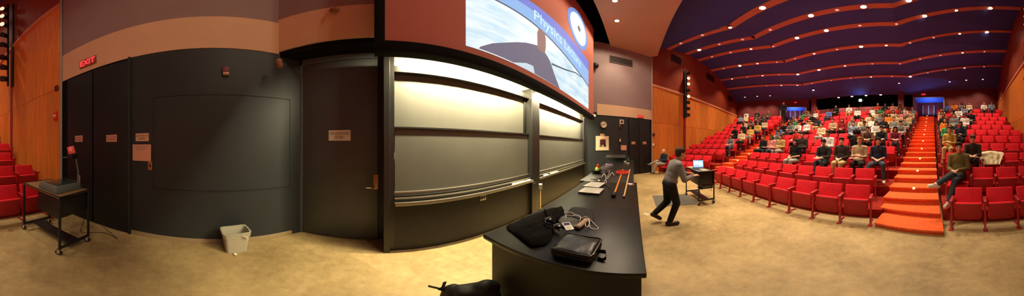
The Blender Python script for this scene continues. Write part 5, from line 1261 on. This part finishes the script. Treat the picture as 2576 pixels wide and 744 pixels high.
o, c = cloth_heap('folded_sweater', [(1273, 571), (1310, 553), (1350, 538), (1390, 524), (1413, 520), (1419, 530), (1414, 545), (1398, 556), (1392, 575), (1386, 600), (1372, 612), (1336, 618), (1310, 598), (1290, 582)], .05, M_CLOTHB, 'black folded wool sweater lying at the corner of the bench', 'clothing', 3, .018)
mb = MB(); P = [V((-.02, -.12, .06)), V((.06, -.02, .066)), V((.16, .06, .064)), V((.2, .1, .058))]; mb.tube([p_ for p_ in P], [.014, .016, .016, .01], 8); mb.obj('sleeve_fold', M_CLOTHB, o)
o, c = cloth_heap('laptop_sleeve', [(1424, 543), (1430, 531), (1437, 523), (1447, 520.5), (1470, 524), (1485, 527), (1492, 533), (1494, 545), (1494, 558), (1475, 557), (1450, 550)], .02, M_NYLON, 'flat black round-cornered sleeve beside the sweater', 'sleeve', 5, .002)
mb = MB(); mb.tube([(-.05, -.06, .021), (.05, -.02, .022), (.12, .02, .021)], .003, 6); mb.obj('zip', M_BLACK, o)
# wallet
o, c = cloth_heap('wallet', [(1402, 556), (1410, 547), (1418, 545), (1440, 549), (1457, 554), (1460, 562), (1455, 572), (1440, 574), (1412, 570)], .03, mat('worn_black_leather', (.03, .027, .022, 1), .4, bump=.2, bscale=60), 'worn dark leather wallet between the sweater and the sleeve', 'wallet', 7, .006)
mb = MB(); mb.box((-.05, -.02, .024), (.04, .025, .03), bev=.003); mb.obj('flap', mat('worn_black_leather', (.03, .027, .022, 1), .4), o)
# tan case
a_ = ont(1455, 576); b_ = ont(1474, 560); a_.z = b_.z = ZT_ + .024; mb = MB(); mb.cap(a_, .022, b_, .022, 14); me = mb.mesh('spectacle_case', True); o = link('spectacle_case', me, M_TANC); tag(o, 'tan soft spectacle case on the bench beside the music player', 'case')
mb = MB(); m_ = (a_ + b_) / 2; d = (b_ - a_).normalized(); mb.tube([a_.lerp(b_, .62), a_.lerp(b_, .68)], .0228, 14); mb.obj('band', mat('tan_band', (.35, .22, .15, 1), .6), o)
# music player on the wallet
P = [at(x, y, ZT_ + .05) for x, y in ((1411, 564), (1431, 557.5), (1445.5, 576), (1427, 579.5))]; c = sum(P, V()) / 4
e = ((P[2] - P[1]) + (P[3] - P[0])).normalized(); ang = math.atan2(e.y, e.x); o = empty('music_player', M=Matrix.Translation(c) @ Matrix.Rotation(ang, 4, 'Z') @ Matrix.Rotation(.16, 4, 'Y')); tag(o, 'white pocket music player with dark screen lying on the wallet', 'music player')
mb = MB(); mb.box((-.052, -.031, -.004), (.052, .031, .006), bev=.004, seg=3); mb.obj('case', mat('glossy_white', (.85, .82, .74, 1), .25), o)
mb = MB(); mb.box((-.042, -.023, .0055), (-.008, .023, .0068)); mb.obj('screen', mat('dark_violet_screen', (.05, .025, .06, 1), .2), o)
mb = MB(); mb.lathe([(.02, .006), (.02, .0068), (.008, .0068), (.008, .0062)], 24, Matrix.Translation((.024, 0, 0))); mb.obj('click_wheel', mat('pale_grey_wheel', (.6, .57, .5, 1), .5), o)
M_CABX = mat('white_cable', (.82, .78, .7, 1), .5)
cable('earphone_cable', [(1424, 561), (1425, 554), (1438, 556), (1452, 552), (1461, 558), (1458, 569)], .0028, M_CABX, 'thin white earphone cable across the wallet', wob=(.045, .05, .05, .045))
cable('earphone_cable', [(1419, 545), (1436, 545), (1448, 550), (1462, 556), (1474, 558), (1486, 560), (1500, 569), (1505, 575), (1496, 578), (1484, 574), (1481, 562)], .0032, M_CABX, 'thin white earphone cable looping past the tan case', wob=(.04, .045, .035, .03, .05, .02, .0, .0, .0, .01, .05))
cable('earphone_cable', [(1481, 562), (1483, 571), (1478, 577), (1473, 577), (1473, 573)], .004, M_CABX, 'white earphone end curled on the tan case', wob=(.045, .03, .02, .03, .04))
# sunglasses / headset
p = ont(1388, 577); o = empty('headphones', (p.x, p.y, ZT_ + .052), 1.0); tag(o, 'black shiny folded headphones on the sweater', 'headphones')
mb = MB(); pts = [(-.07 + .14 * i / 10, .05 * math.sin(PI * i / 10) + .0, .012 + .015 * math.sin(PI * i / 10)) for i in range(11)]; mb.tube(pts, .007, 8); mb.obj('headband', mat('glossy_black', (.012, .012, .012, 1), .15), o)
for k in (-1, 1):
    mb = MB(); mb.lathe([(.012, 0), (.03, .004), (.032, .02), (.02, .028)], 18, Matrix.Translation((k * .07, -.01, .002))); mb.obj('ear_cup', mat('glossy_black', (.012, .012, .012, 1), .15), o)
p = ont(1404, 584); mb = MB(); mb.cap((-.022, 0, .016), .0125, (.022, .01, .016), .0125); o = mb.obj('lip_balm', M_TANC, M=Matrix.Translation((p.x, p.y, ZT_ + .02)) @ Matrix.Rotation(.9, 4, 'Z')); tag(o, 'small pale tube poking out beside the leather bag', 'tube'); mb = MB(); mb.tube([(.02, .009, .016), (.036, .013, .016)], .0128, 12); mb.obj('cap', M_PAPER, o)
# backpack on the floor against the bench end
def backpack():
    c = V((.565, .80, 0)); o = empty('backpack', c, .35); tag(o, 'black backpack on the floor against the end of the bench', 'backpack')
    mb = MB(); mb.box((-.12, -.11, .003), (.12, .12, .36), bev=.06, seg=3); mb.sph((.03, -.03, .30), (.10, .09, .20), u=20, v=14); mb.cap((-.05, .06, .36), .075, (.06, -.05, .40), .07); mb.sph((-.06, .14, .2), (.09, .09, .21), u=18, v=12)
    me = remesh(mb, 'bag_body', .014, 5)
    from mathutils import noise
    for v in me.vertices: v.co += V((noise.noise(v.co * 11), noise.noise(v.co * 11 + V((5, 0, 0))), .6 * noise.noise(v.co * 9 + V((0, 5, 0))))) * .016
    zmin = min(v.co.z for v in me.vertices); me.transform(Matrix.Translation((0, 0, .002 - zmin))); link('bag_body', me, M_NYLON, o)
    def strap(L, nm, w=.017):
        mb = MB()
        for a_, b_ in zip(L, L[1:]):
            a_, b_ = V(a_), V(b_); t = (b_ - a_).normalized(); s = t.cross(V((0, 1, .3))).normalized() * w; n = t.cross(s).normalized() * .003
            mb._add([a_ - s - n, a_ + s - n, a_ + s + n, a_ - s + n, b_ - s - n, b_ + s - n, b_ + s + n, b_ - s + n], [(0, 3, 2, 1), (4, 5, 6, 7), (0, 1, 5, 4), (1, 2, 6, 5), (2, 3, 7, 6), (3, 0, 4, 7)])
        mb.obj(nm, M_NYLON, o)
    strap([(-.09, .17, .33), (-.13, .20, .37), (-.17, .26, .385)], 'strap'); strap([(-.10, .17, .32), (-.11, .19, .37), (-.08, .20, .43)], 'strap')
    mb = MB(); mb.tube([(.0, .0, .44), (.02, -.01, .485), (.06, -.04, .485), (.08, -.06, .44)], .01, 8); mb.obj('top_handle', M_NYLON, o)
backpack()
# ------------------------------------------------------------------ waste bin
def waste_bin():
    p = at(592, 628, 0); p = p + (p.normalized() * .02); p.z = .001; ang = math.atan2(W.u.y, W.u.x) + .12
    o = empty('waste_bin', p, ang); tag(o, 'beige plastic waste bin with a clear liner by the dark wall', 'bin')
    def rr(w, d, r, n=5):
        q = []
        for cx, cy, a0 in ((w - r, d - r, 0), (-w + r, d - r, PI / 2), (-w + r, -d + r, PI), (w - r, -d + r, 3 * PI / 2)):
            for i in range(n + 1): a = a0 + PI / 2 * i / n; q.append((cx + r * math.cos(a), cy + r * math.sin(a)))
        return q
    def shell(levels, nm, m, close_bottom=True):
        b = bmesh.new(); R = [[b.verts.new((x, y, z)) for x, y in rr(w, d, r)] for w, d, r, z in levels]
        for i in range(len(R) - 1):
            for j in range(len(R[0])): b.faces.new([R[i][j], R[i][(j + 1) % len(R[0])], R[i + 1][(j + 1) % len(R[0])], R[i + 1][j]])
        if close_bottom: b.faces.new(R[0][::-1]); b.faces.new(R[-1])
        me = bpy.data.meshes.new(nm); bmesh.ops.recalc_face_normals(b, faces=b.faces[:]); b.to_mesh(me); b.free()
        for q in me.polygons: q.use_smooth = True
        me.set_sharp_from_angle(angle=.7); return link(nm, me, m, o)
    hgt = .36
    shell([(.135, .10, .04, 0), (.175, .125, .05, hgt - .015), (.185, .135, .055, hgt - .012), (.185, .135, .055, hgt), (.172, .122, .05, hgt), (.13, .095, .04, .012)], 'bin_body', M_BIN)
    l = shell([(.181, .131, .052, hgt - .075), (.189, .139, .056, hgt - .02), (.19, .14, .056, hgt + .006), (.168, .118, .05, hgt + .004), (.16, .11, .05, hgt - .10), (.14, .09, .05, .14)], 'liner', M_LINER, False)
    from mathutils import noise
    for v in l.data.vertices: v.co += V((noise.noise(v.co * 40), noise.noise(v.co * 40 + V((7, 0, 0))), noise.noise(v.co * 30 + V((0, 9, 0))))) * .006
    mb = MB(); mb.cap((.06, -.14, hgt - .03), .014, (.10, -.150, hgt - .055), .018); mb.cap((.10, -.15, hgt - .055), .014, (.12, -.155, hgt - .085), .009); mb.obj('liner_knot', M_LINER, o)
    q = at(591, 638.5, .02); mb = MB(); mb.sph((0, 0, .017), (.022, .018, .016)); mb.sph((.012, .008, .014), (.014, .014, .012)); o2 = mb.obj('crumpled_paper', M_PAPER, M=Matrix.Translation((q.x, q.y, .001))); tag(o2, 'small crumpled white paper on the floor before the bin', 'paper'); mb = MB(); mb.box((-.03, -.002, .008), (-.01, .01, .02), bev=.004); mb.obj('torn_corner', M_PAPER, o2)
waste_bin()
# ------------------------------------------------------------------ AV carts
def cart(name, c, ang, lx, ly, ztop, label, topm, cabinet):
    """lx long axis half length, ly half width"""
    o = empty(name, c, ang); tag(o, label, 'cart')
    mb = MB(); mb.box((-lx, -ly, ztop - .03), (lx, ly, ztop - .008), bev=.003); mb.obj('top_shelf', topm, o)
    mb = MB()
    for (a, b) in (((-lx, -ly), (lx, -ly + .018)), ((-lx, ly - .018), (lx, ly)), ((-lx, -ly), (-lx + .018, ly)), ((lx - .018, -ly), (lx, ly))): mb.box((a[0], a[1], ztop - .035), (b[0], b[1], ztop), bev=.002, seg=1)
    mb.obj('rim', M_BLACK, o)
    for sx in (-1, 1):
        for sy in (-1, 1):
            mb = MB(); mb.box((sx * lx - (.03 if sx > 0 else 0), sy * ly - (.03 if sy > 0 else 0), .115), (sx * lx + (.03 if sx < 0 else 0), sy * ly + (.03 if sy < 0 else 0), ztop - .03), bev=.003, seg=1); leg = mb.obj('leg', M_BLACK, o)
            q = V((sx * (lx - .018), sy * (ly - .018), 0)); mb = MB(); mb.lathe([(.043, -.013), (.048, -.007), (.048, .007), (.043, .013)], 18, Matrix.Translation(q + V((-.02, 0, .049))) @ Matrix.Rotation(.5, 4, 'Z') @ Matrix.Rotation(PI / 2, 4, 'X')); w_ = mb.obj('wheel', M_RUBBER, leg)
            mb = MB(); f = Matrix.Translation(q + V((-.02, 0, .049))) @ Matrix.Rotation(.5, 4, 'Z')
            mb.box((-.02, -.024, -.01), (.02, -.019, .06), f); mb.box((-.02, .019, -.01), (.02, .024, .06), f); mb.box((-.025, -.024, .055), (.025, .024, .062), f); mb.tube([q + V((0, 0, .1)), q + V((0, 0, .13))], .012, 8); mb.tube([f @ V((0, -.026, 0)), f @ V((0, .026, 0))], .008, 8); mb.obj('caster_fork', M_CHROME, leg)
    mb = MB()
    for sx in (-1, 1): mb.box((min(sx * lx, sx * lx - sx * .03), -ly + .02, .125), (max(sx * lx, sx * lx - sx * .03), ly - .02, .165), bev=.003, seg=1)
    mb.box((-lx + .02, -.10, .13), (lx - .02, .10, .15), bev=.003, seg=1); mb.obj('lower_brace', M_BLACK, o)
    if cabinet:
        x0, x1, z0 = cabinet; mb = MB(); mb.box((x0, -ly + .012, z0), (x1, ly - .012, ztop - .035), bev=.004); cb = mb.obj('drawer_box', M_BLACK, o)
        mb = MB(); mb.tube([(x0 - .0, -.06, (z0 + ztop) / 2), (x0 - .03, -.06, (z0 + ztop) / 2), (x0 - .03, .06, (z0 + ztop) / 2), (x0, .06, (z0 + ztop) / 2)], .006, 6); mb.obj('handle', M_TRAY, cb)
    return o
# near cart with the overhead projector
A_ = at(150, 646, 0); B_ = at(225, 607, 0); E_ = at(57.5, 578, 0)
lu = (E_ - A_).normalized(); cc = (E_ + B_) / 2; Lc = (E_ - A_).length / 2; Wc = .28
angN = math.atan2(-lu.y, -lu.x)                                        # +x towards the near end
cN = cart('av_cart', V((cc.x, cc.y, 0)), angN, Lc, Wc, .945, 'black wheeled cart carrying the overhead projector', M_WOODTOP, (-.02, Lc - .035, .62))
zt = .945
def cartpt(x, y, z): return (Matrix.Translation((cc.x, cc.y, 0)) @ Matrix.Rotation(angN, 4, 'Z')) @ V((x, y, z))
side = 1 if (cartpt(0, 1, 0) - cartpt(0, 0, 0)).dot(B_ - A_) > 0 else -1    # y side that lies towards the doors
o = empty('overhead_projector', cartpt(.17, 0, zt - .006), angN); tag(o, 'grey-green overhead projector with a raised arm on the wheeled cart', 'overhead projector')
mb = MB(); mb.prism([(-.24, .0), (-.24, .065), (-.17, .105), (.19, .105), (.20, .0)], -.23, .23, Matrix(((1, 0, 0, 0), (0, 0, 1, 0), (0, 1, 0, 0), (0, 0, 0, 1))), bev=.012); mb.obj('body', M_GREYG, o)
mb = MB(); mb.box((-.15, -.19, .103), (.17, .19, .112), bev=.003); mb.obj('glass_stage', mat('stage_glass', (.03, .045, .04, 1), .12, spec=.6), o)
for i in range(4): mb = MB(); mb.sph((-.245, -.09 + .05 * i, .035), (.008, .012, .012)); mb.obj('control_knob', M_REDP if i == 1 else M_CHROME, o)
ps = side * .17; hx, hy = .13, side * .22
mb = MB(); mb.tube([(hx, hy, .05), (hx + .02, hy, .25)], .012, 8); mb.tube([(hx + .02, hy, .25), (hx - .02, hy - side * .02, .50)], .011, 8); mb.obj('post', M_GREYG, o)
mb = MB(); mb.tube([(hx + .012, hy + side * .03, .02), (hx + .02, hy + side * .03, .20)], .011, 8); mb.obj('height_rod', mat('copper_rod', (.65, .25, .14, 1), .35, metal=.3), o)
hd = mb = MB(); mb.box((-.06, -.06, -.035), (.06, .06, .035), Matrix.Translation((hx - .05, hy - side * .06, .49)), bev=.012); mb.tube([(hx - .02, hy - side * .02, .50), (hx - .05, hy - side * .05, .49)], .014, 8); hd = mb.obj('lens_head', M_BLACK, o)
mb = MB(); mb.box((-.16, -.008, -.006), (-.03, .008, .006), Matrix.Translation((hx - .07, hy - side * .07, .47)) @ Matrix.Rotation(side * .8, 4, 'Z')); mb.obj('focus_arm', M_GREYG, hd)
Rm = cartpt(0, 0, 0) - V((0, 0, 0)); toc = (V((0, 0, 0)) - cartpt(hx, hy, 0)); la = math.atan2(toc.y, toc.x) - angN
mb = MB(); mb.box((-.005, -.055, 0.0), (.005, .055, .12), Matrix.Translation((hx - .05, hy - side * .06, .525)) @ Matrix.Rotation(la, 4, 'Z') @ Matrix.Rotation(.25, 4, 'X') @ Matrix.Rotation(-.3, 4, 'Y'), bev=.003); mb.obj('mirror_plate', mat('painted_red_reflection', (.85, .06, .05, 1), .3), hd)  # reflection of the red seats painted into the mirror plate as plain red
mb = MB(); mb.box((-.05, -.035, .001), (.05, .035, .012), bev=.003); pq_ = cartpt(-.12, -side * .05, zt - .007); o = mb.obj('paper_pad', M_PAPER, M=Matrix.Translation(pq_) @ Matrix.Rotation(.5, 4, 'Z')); tag(o, 'small white pad lying on the wooden cart top', 'pad'); mb = MB(); mb.box((-.05, .028, .0115), (.05, .0352, .0135)); mb.obj('gum_edge', M_PINK, o)
# cord from the projector to the wall socket
pa = cartpt(.2, side * .3, .8); pb = at(247, 568, 0); mb = MB()
pts = [cartpt(.30, side * .238, zt + .09), cartpt(.31, side * .31, zt + .06), cartpt(.32, side * .33, .80), cartpt(.30, side * .37, .35), cartpt(.2, side * .42, .01), at(262, 585, .008), at(295, 600, .008), at(255, 566, .01)]
Q = []
for i in range(len(pts) - 1):
    a, b, c_, d = pts[max(i - 1, 0)], pts[i], pts[i + 1], pts[min(i + 2, len(pts) - 1)]
    for k in range(6):
        t = k / 6; v = .5 * ((2 * b) + (c_ - a) * t + (2 * a - 5 * b + 4 * c_ - d) * t * t + (3 * b - a - 3 * c_ + d) * t ** 3); v.z = max(v.z, .007); Q.append(v)
mb.tube(Q, .0055, 6); o = mb.obj('power_cord', M_CABB); tag(o, 'black power cord trailing from the projector cart to the floor', 'cord')
# far cart with the laptop
x0, x1, y0, y1 = 3.74, 4.75, -2.03, -1.57
cF = cart('av_cart', V(((x0 + x1) / 2, (y0 + y1) / 2, 0)), PI, (x1 - x0) / 2, (y1 - y0) / 2, .92, 'black wheeled cart carrying an open laptop near the far stairs', mat('worn_cart_top', (.10, .085, .06, 1), .35, var=.2), (-.05, .47, .56))
o = empty('laptop', (4.30, -1.80, .914), 0); 
tag(o, 'open laptop with a glowing blue screen on the far cart', 'laptop')
lm = Matrix.Rotation(0, 4, 'Z')
Lp = V((4.28, -1.83, .914)); toc = -Lp; toc.z = 0; aa = math.atan2(toc.y, toc.x) + .25; o.location = Lp; o.rotation_euler = (0, 0, aa)
mb = MB(); mb.box((-.12, -.165, .001), (.12, .165, .018), bev=.004); mb.obj('base', M_BLACK, o)
mb = MB(); mb.box((-.09, -.14, .0175), (.02, .14, .0195)); mb.obj('keyboard', mat('dark_grey_keys', (.05, .05, .05, 1), .5), o)
Ms = Matrix.Translation((-.12, 0, .015)) @ Matrix.Rotation(-.28, 4, 'Y')
mb = MB(); mb.box((-.008, -.165, 0), (.0, .165, .23), Ms, bev=.003); sc_ = mb.obj('screen_lid', M_BLACK, o)
mb = MB(); mb.box((.0003, -.152, .015), (.0016, .152, .218), Ms); mb.obj('display', M_SCRBLUE, sc_)
mb = MB(); mb.box((.0012, -.12, .10), (.0022, .0, .19), Ms); mb.box((.0012, .02, .05), (.0022, .12, .17), Ms); mb.obj('display_windows', M_SCRWH, sc_)
def onc(px, py): return at(px, py, .915)
for (px, py, w, d, rz, lab) in ((1738, 420, .16, .11, .2, 'loose papers on the far end of the laptop cart'), (1770, 427, .2, .08, -.1, 'loose papers on the near edge of the laptop cart')):
    p_ = onc(px, py); mb = MB(); mb.box((-w, -d, .0), (w, d, .008), bev=.002, seg=1); mb.box((-w * .9, -d * .9, .008), (w * .95, d * .8, .014), Matrix.Rotation(.1, 4, 'Z')); 
    p_.x = min(max(p_.x, x0 + w * .9), x1 - w); p_.y = min(max(p_.y, y0 + d + .03), y1 - d - .03)
    o = mb.obj('papers', mat('tan_paper', (.42, .34, .22, 1), .7), M=Matrix.Translation((p_.x, p_.y, .914)) @ Matrix.Rotation(rz, 4, 'Z')); tag(o, lab, 'papers', 'papers on the laptop cart')
# red cloth or folder hanging where the hands reach
# grey device on the hanging shelf of the far cart
p_ = V((3.90, -1.95, .5)); o = empty('player_shelf', (3.9, -1.85, .44)); tag(o, 'grey electronic box on a hanging shelf under the laptop cart', 'player')
mb = MB(); mb.box((-.112, -.14, .012), (.13, .15, .10), bev=.005); mb.obj('device', mat('dark_grey_device', (.05, .055, .05, 1), .4), o)
mb = MB(); mb.box((-.118, -.13, .0), (.135, .2, .010)); mb.box((-.11, -.155, .0), (-.09, -.147, .117)); mb.box((.11, -.155, .0), (.13, -.147, .117)); mb.box((-.118, -.155, 0), (.135, -.12, .01)); mb.obj('shelf', M_BLACK, o)
mb = MB(); mb.tube([(-.1, -.1, 0), (-.12, -.12, -.06), (-.05, -.16, -.09), (.05, -.12, -.08), (.02, -.05, -.03), (.0, 0, 0)], .005, 6); mb.obj('lead', M_CABB, o)
# floor mat and tape cross
P = [at(1640, 492, 0), at(1757, 489, 0), at(1768, 517, 0), at(1652, 519, 0)]
q0, q1 = V((3.35, -.62, 0)), V((4.95, -1.75, 0))
P = [at(1641, 492), at(1722, 488), at(1765, 512), at(1651, 519)]; c = sum(P, V()) / 4
mb = MB(); mb.prism([(p_.x - c.x, p_.y - c.y) for p_ in P], .0015, .010, bev=.003); o = mb.obj('floor_mat', M_MATG, M=Matrix.Translation(c)); tag(o, 'grey rubber floor mat under the lecturer and cart', 'mat')
c = at(1626, 537.5); mb = MB()
for a_ in (.5, -.55): mb.box((-.085, -.012, .0008), (.085, .012, .0016 + (.0006 if a_ > 0 else 0)), Matrix.Rotation(a_ + .9, 4, 'Z'))
o = mb.obj('tape_cross', M_PAPER, M=Matrix.Translation(c)); tag(o, 'white tape cross marked on the floor beside the bench', 'tape')
# white coat thrown over seats in the near wall block
ss = min((s for s in SEATS if s['b'] == 'L' and s['r'] == 2), key=lambda s: abs(s['pix'][0] - 2503))
b = bmesh.new(); M = ss['M'] @ Matrix.Translation((0, 0, 0)); nx, ny = 16, 12; G = []
from mathutils import noise
nx, ny = 20, 16
for j in range(ny + 1):
    row = []
    for i in range(nx + 1):
        u = i / nx - .5; v = j / ny; wd = .80 * (1 - .62 * max(0, v - .42) ** .9)
        if v < .15: y = -.42 + .12 * (v / .15); z = .76 + .085 * math.sin(PI / 2 * v / .15)
        else: q = (v - .15) / .85; z = .845 - .40 * q; y = -.30 + .155 * q + .05 * q * q
        z -= .05 * abs(u) * 2 * (1 if v < .3 else 0)
        y += .018 * math.sin(u * 26 + v * 3) + .02 * noise.noise(V((u * 7, v * 5, 1))) + (.085 if v < .15 else .12)
        row.append(b.verts.new((u * wd + .04, y, z + .012 * noise.noise(V((u * 9, v * 9, 3))))))
    G.append(row)
for j in range(ny):
    for i in range(nx): b.faces.new([G[j][i], G[j][i + 1], G[j + 1][i + 1], G[j + 1][i]])
bmesh.ops.recalc_face_normals(b, faces=b.faces[:])
me = bpy.data.meshes.new('draped_coat'); b.to_mesh(me); b.free()
for p_ in me.polygons: p_.use_smooth = True
o = link('draped_coat', me, mat('cream_coat', (.86, .76, .46, 1), .85, bump=.3, bscale=30), None, M); sd_ = o.modifiers.new('t', 'SOLIDIFY'); sd_.thickness = .03; sd_.offset = 0; s = o.modifiers.new('s', 'SUBSURF'); s.levels = 1; s.render_levels = 1
tag(o, 'cream coat thrown over a seat back in the near wall block', 'coat')
# ------------------------------------------------------------------ lights
E_B, E_M = 920, 470
for sp_ in SPOTS:
    p_, kd = sp_[:2]; ca = sp_[2] if len(sp_) > 2 else 110; ke = sp_[3] if len(sp_) > 3 else 1
    spot(p_ + V((0, 0, -.12)), (E_B if kd == 'b' else E_M) * ke, (1, .80, .56), ca, .9, .12)
# stage downlights in the beige ceiling
for (x, y, e) in ((7.4, .55, 300), (4.6, .6, 320), (6.2, -.7, 420), (2.4, -1.1, 260), (4.0, -.9, 420)):
    spot((x, y, 7.12), e, (1, .80, .52), 88, .9, .12)
def area(name, loc, size, e, col, rot, sy=None):
    l = bpy.data.lights.new(name, 'AREA'); l.energy = e; l.color = col; l.shape = 'RECTANGLE'; l.size = size; l.size_y = sy or size
    l.spread = math.radians(175); o = bpy.data.objects.new(name, l); C.objects.link(o); o.location = loc; o.rotation_euler = rot; return o
for (a, b) in ((.35, 2.75), (3.2, 6.4)):
    area('tube_glow', ((a + b) / 2, 1.90, 2.84), b - a, 105 * (b - a), (1, .87, .55), (math.radians(32), 0, 0), .06)
for (x, y, e) in ((6.3, .3, 330), (3.0, -.3, 190), (5.0, -1.0, 190)): spot((x, y, 7.15), e, (1, .80, .56), 168, .3, .15)  # added wide fill spots without fixtures, lifting upper walls, fascia and screen
w = bpy.data.worlds.new('hall_dark'); sc.world = w; w.use_nodes = True; bg = w.node_tree.nodes['Background']; bg.inputs[0].default_value = (.5, .35, .25, 1); bg.inputs[1].default_value = .0
# ------------------------------------------------------------------ camera
cam = bpy.data.cameras.new('panorama'); co = bpy.data.objects.new('panorama_camera', cam); C.objects.link(co); sc.camera = co
cam.type = 'PANO'
try: cam.cycles.panorama_type = 'EQUIRECTANGULAR'; cy = cam.cycles
except Exception: cam.panorama_type = 'EQUIRECTANGULAR'; cy = cam
cy.longitude_min = -PI; cy.longitude_max = PI; cy.latitude_min = -(744 - PYH) / F; cy.latitude_max = PYH / F
co.location = (0, 0, H); co.rotation_euler = (PI / 2, 0, -az(1288)); cam.clip_start = .01; cam.clip_end = 200
sc.view_settings.view_transform = 'Standard'; sc.view_settings.look = 'None'; sc.view_settings.gamma = 1; sc.view_settings.use_curve_mapping = False
sc.view_settings.exposure = .18
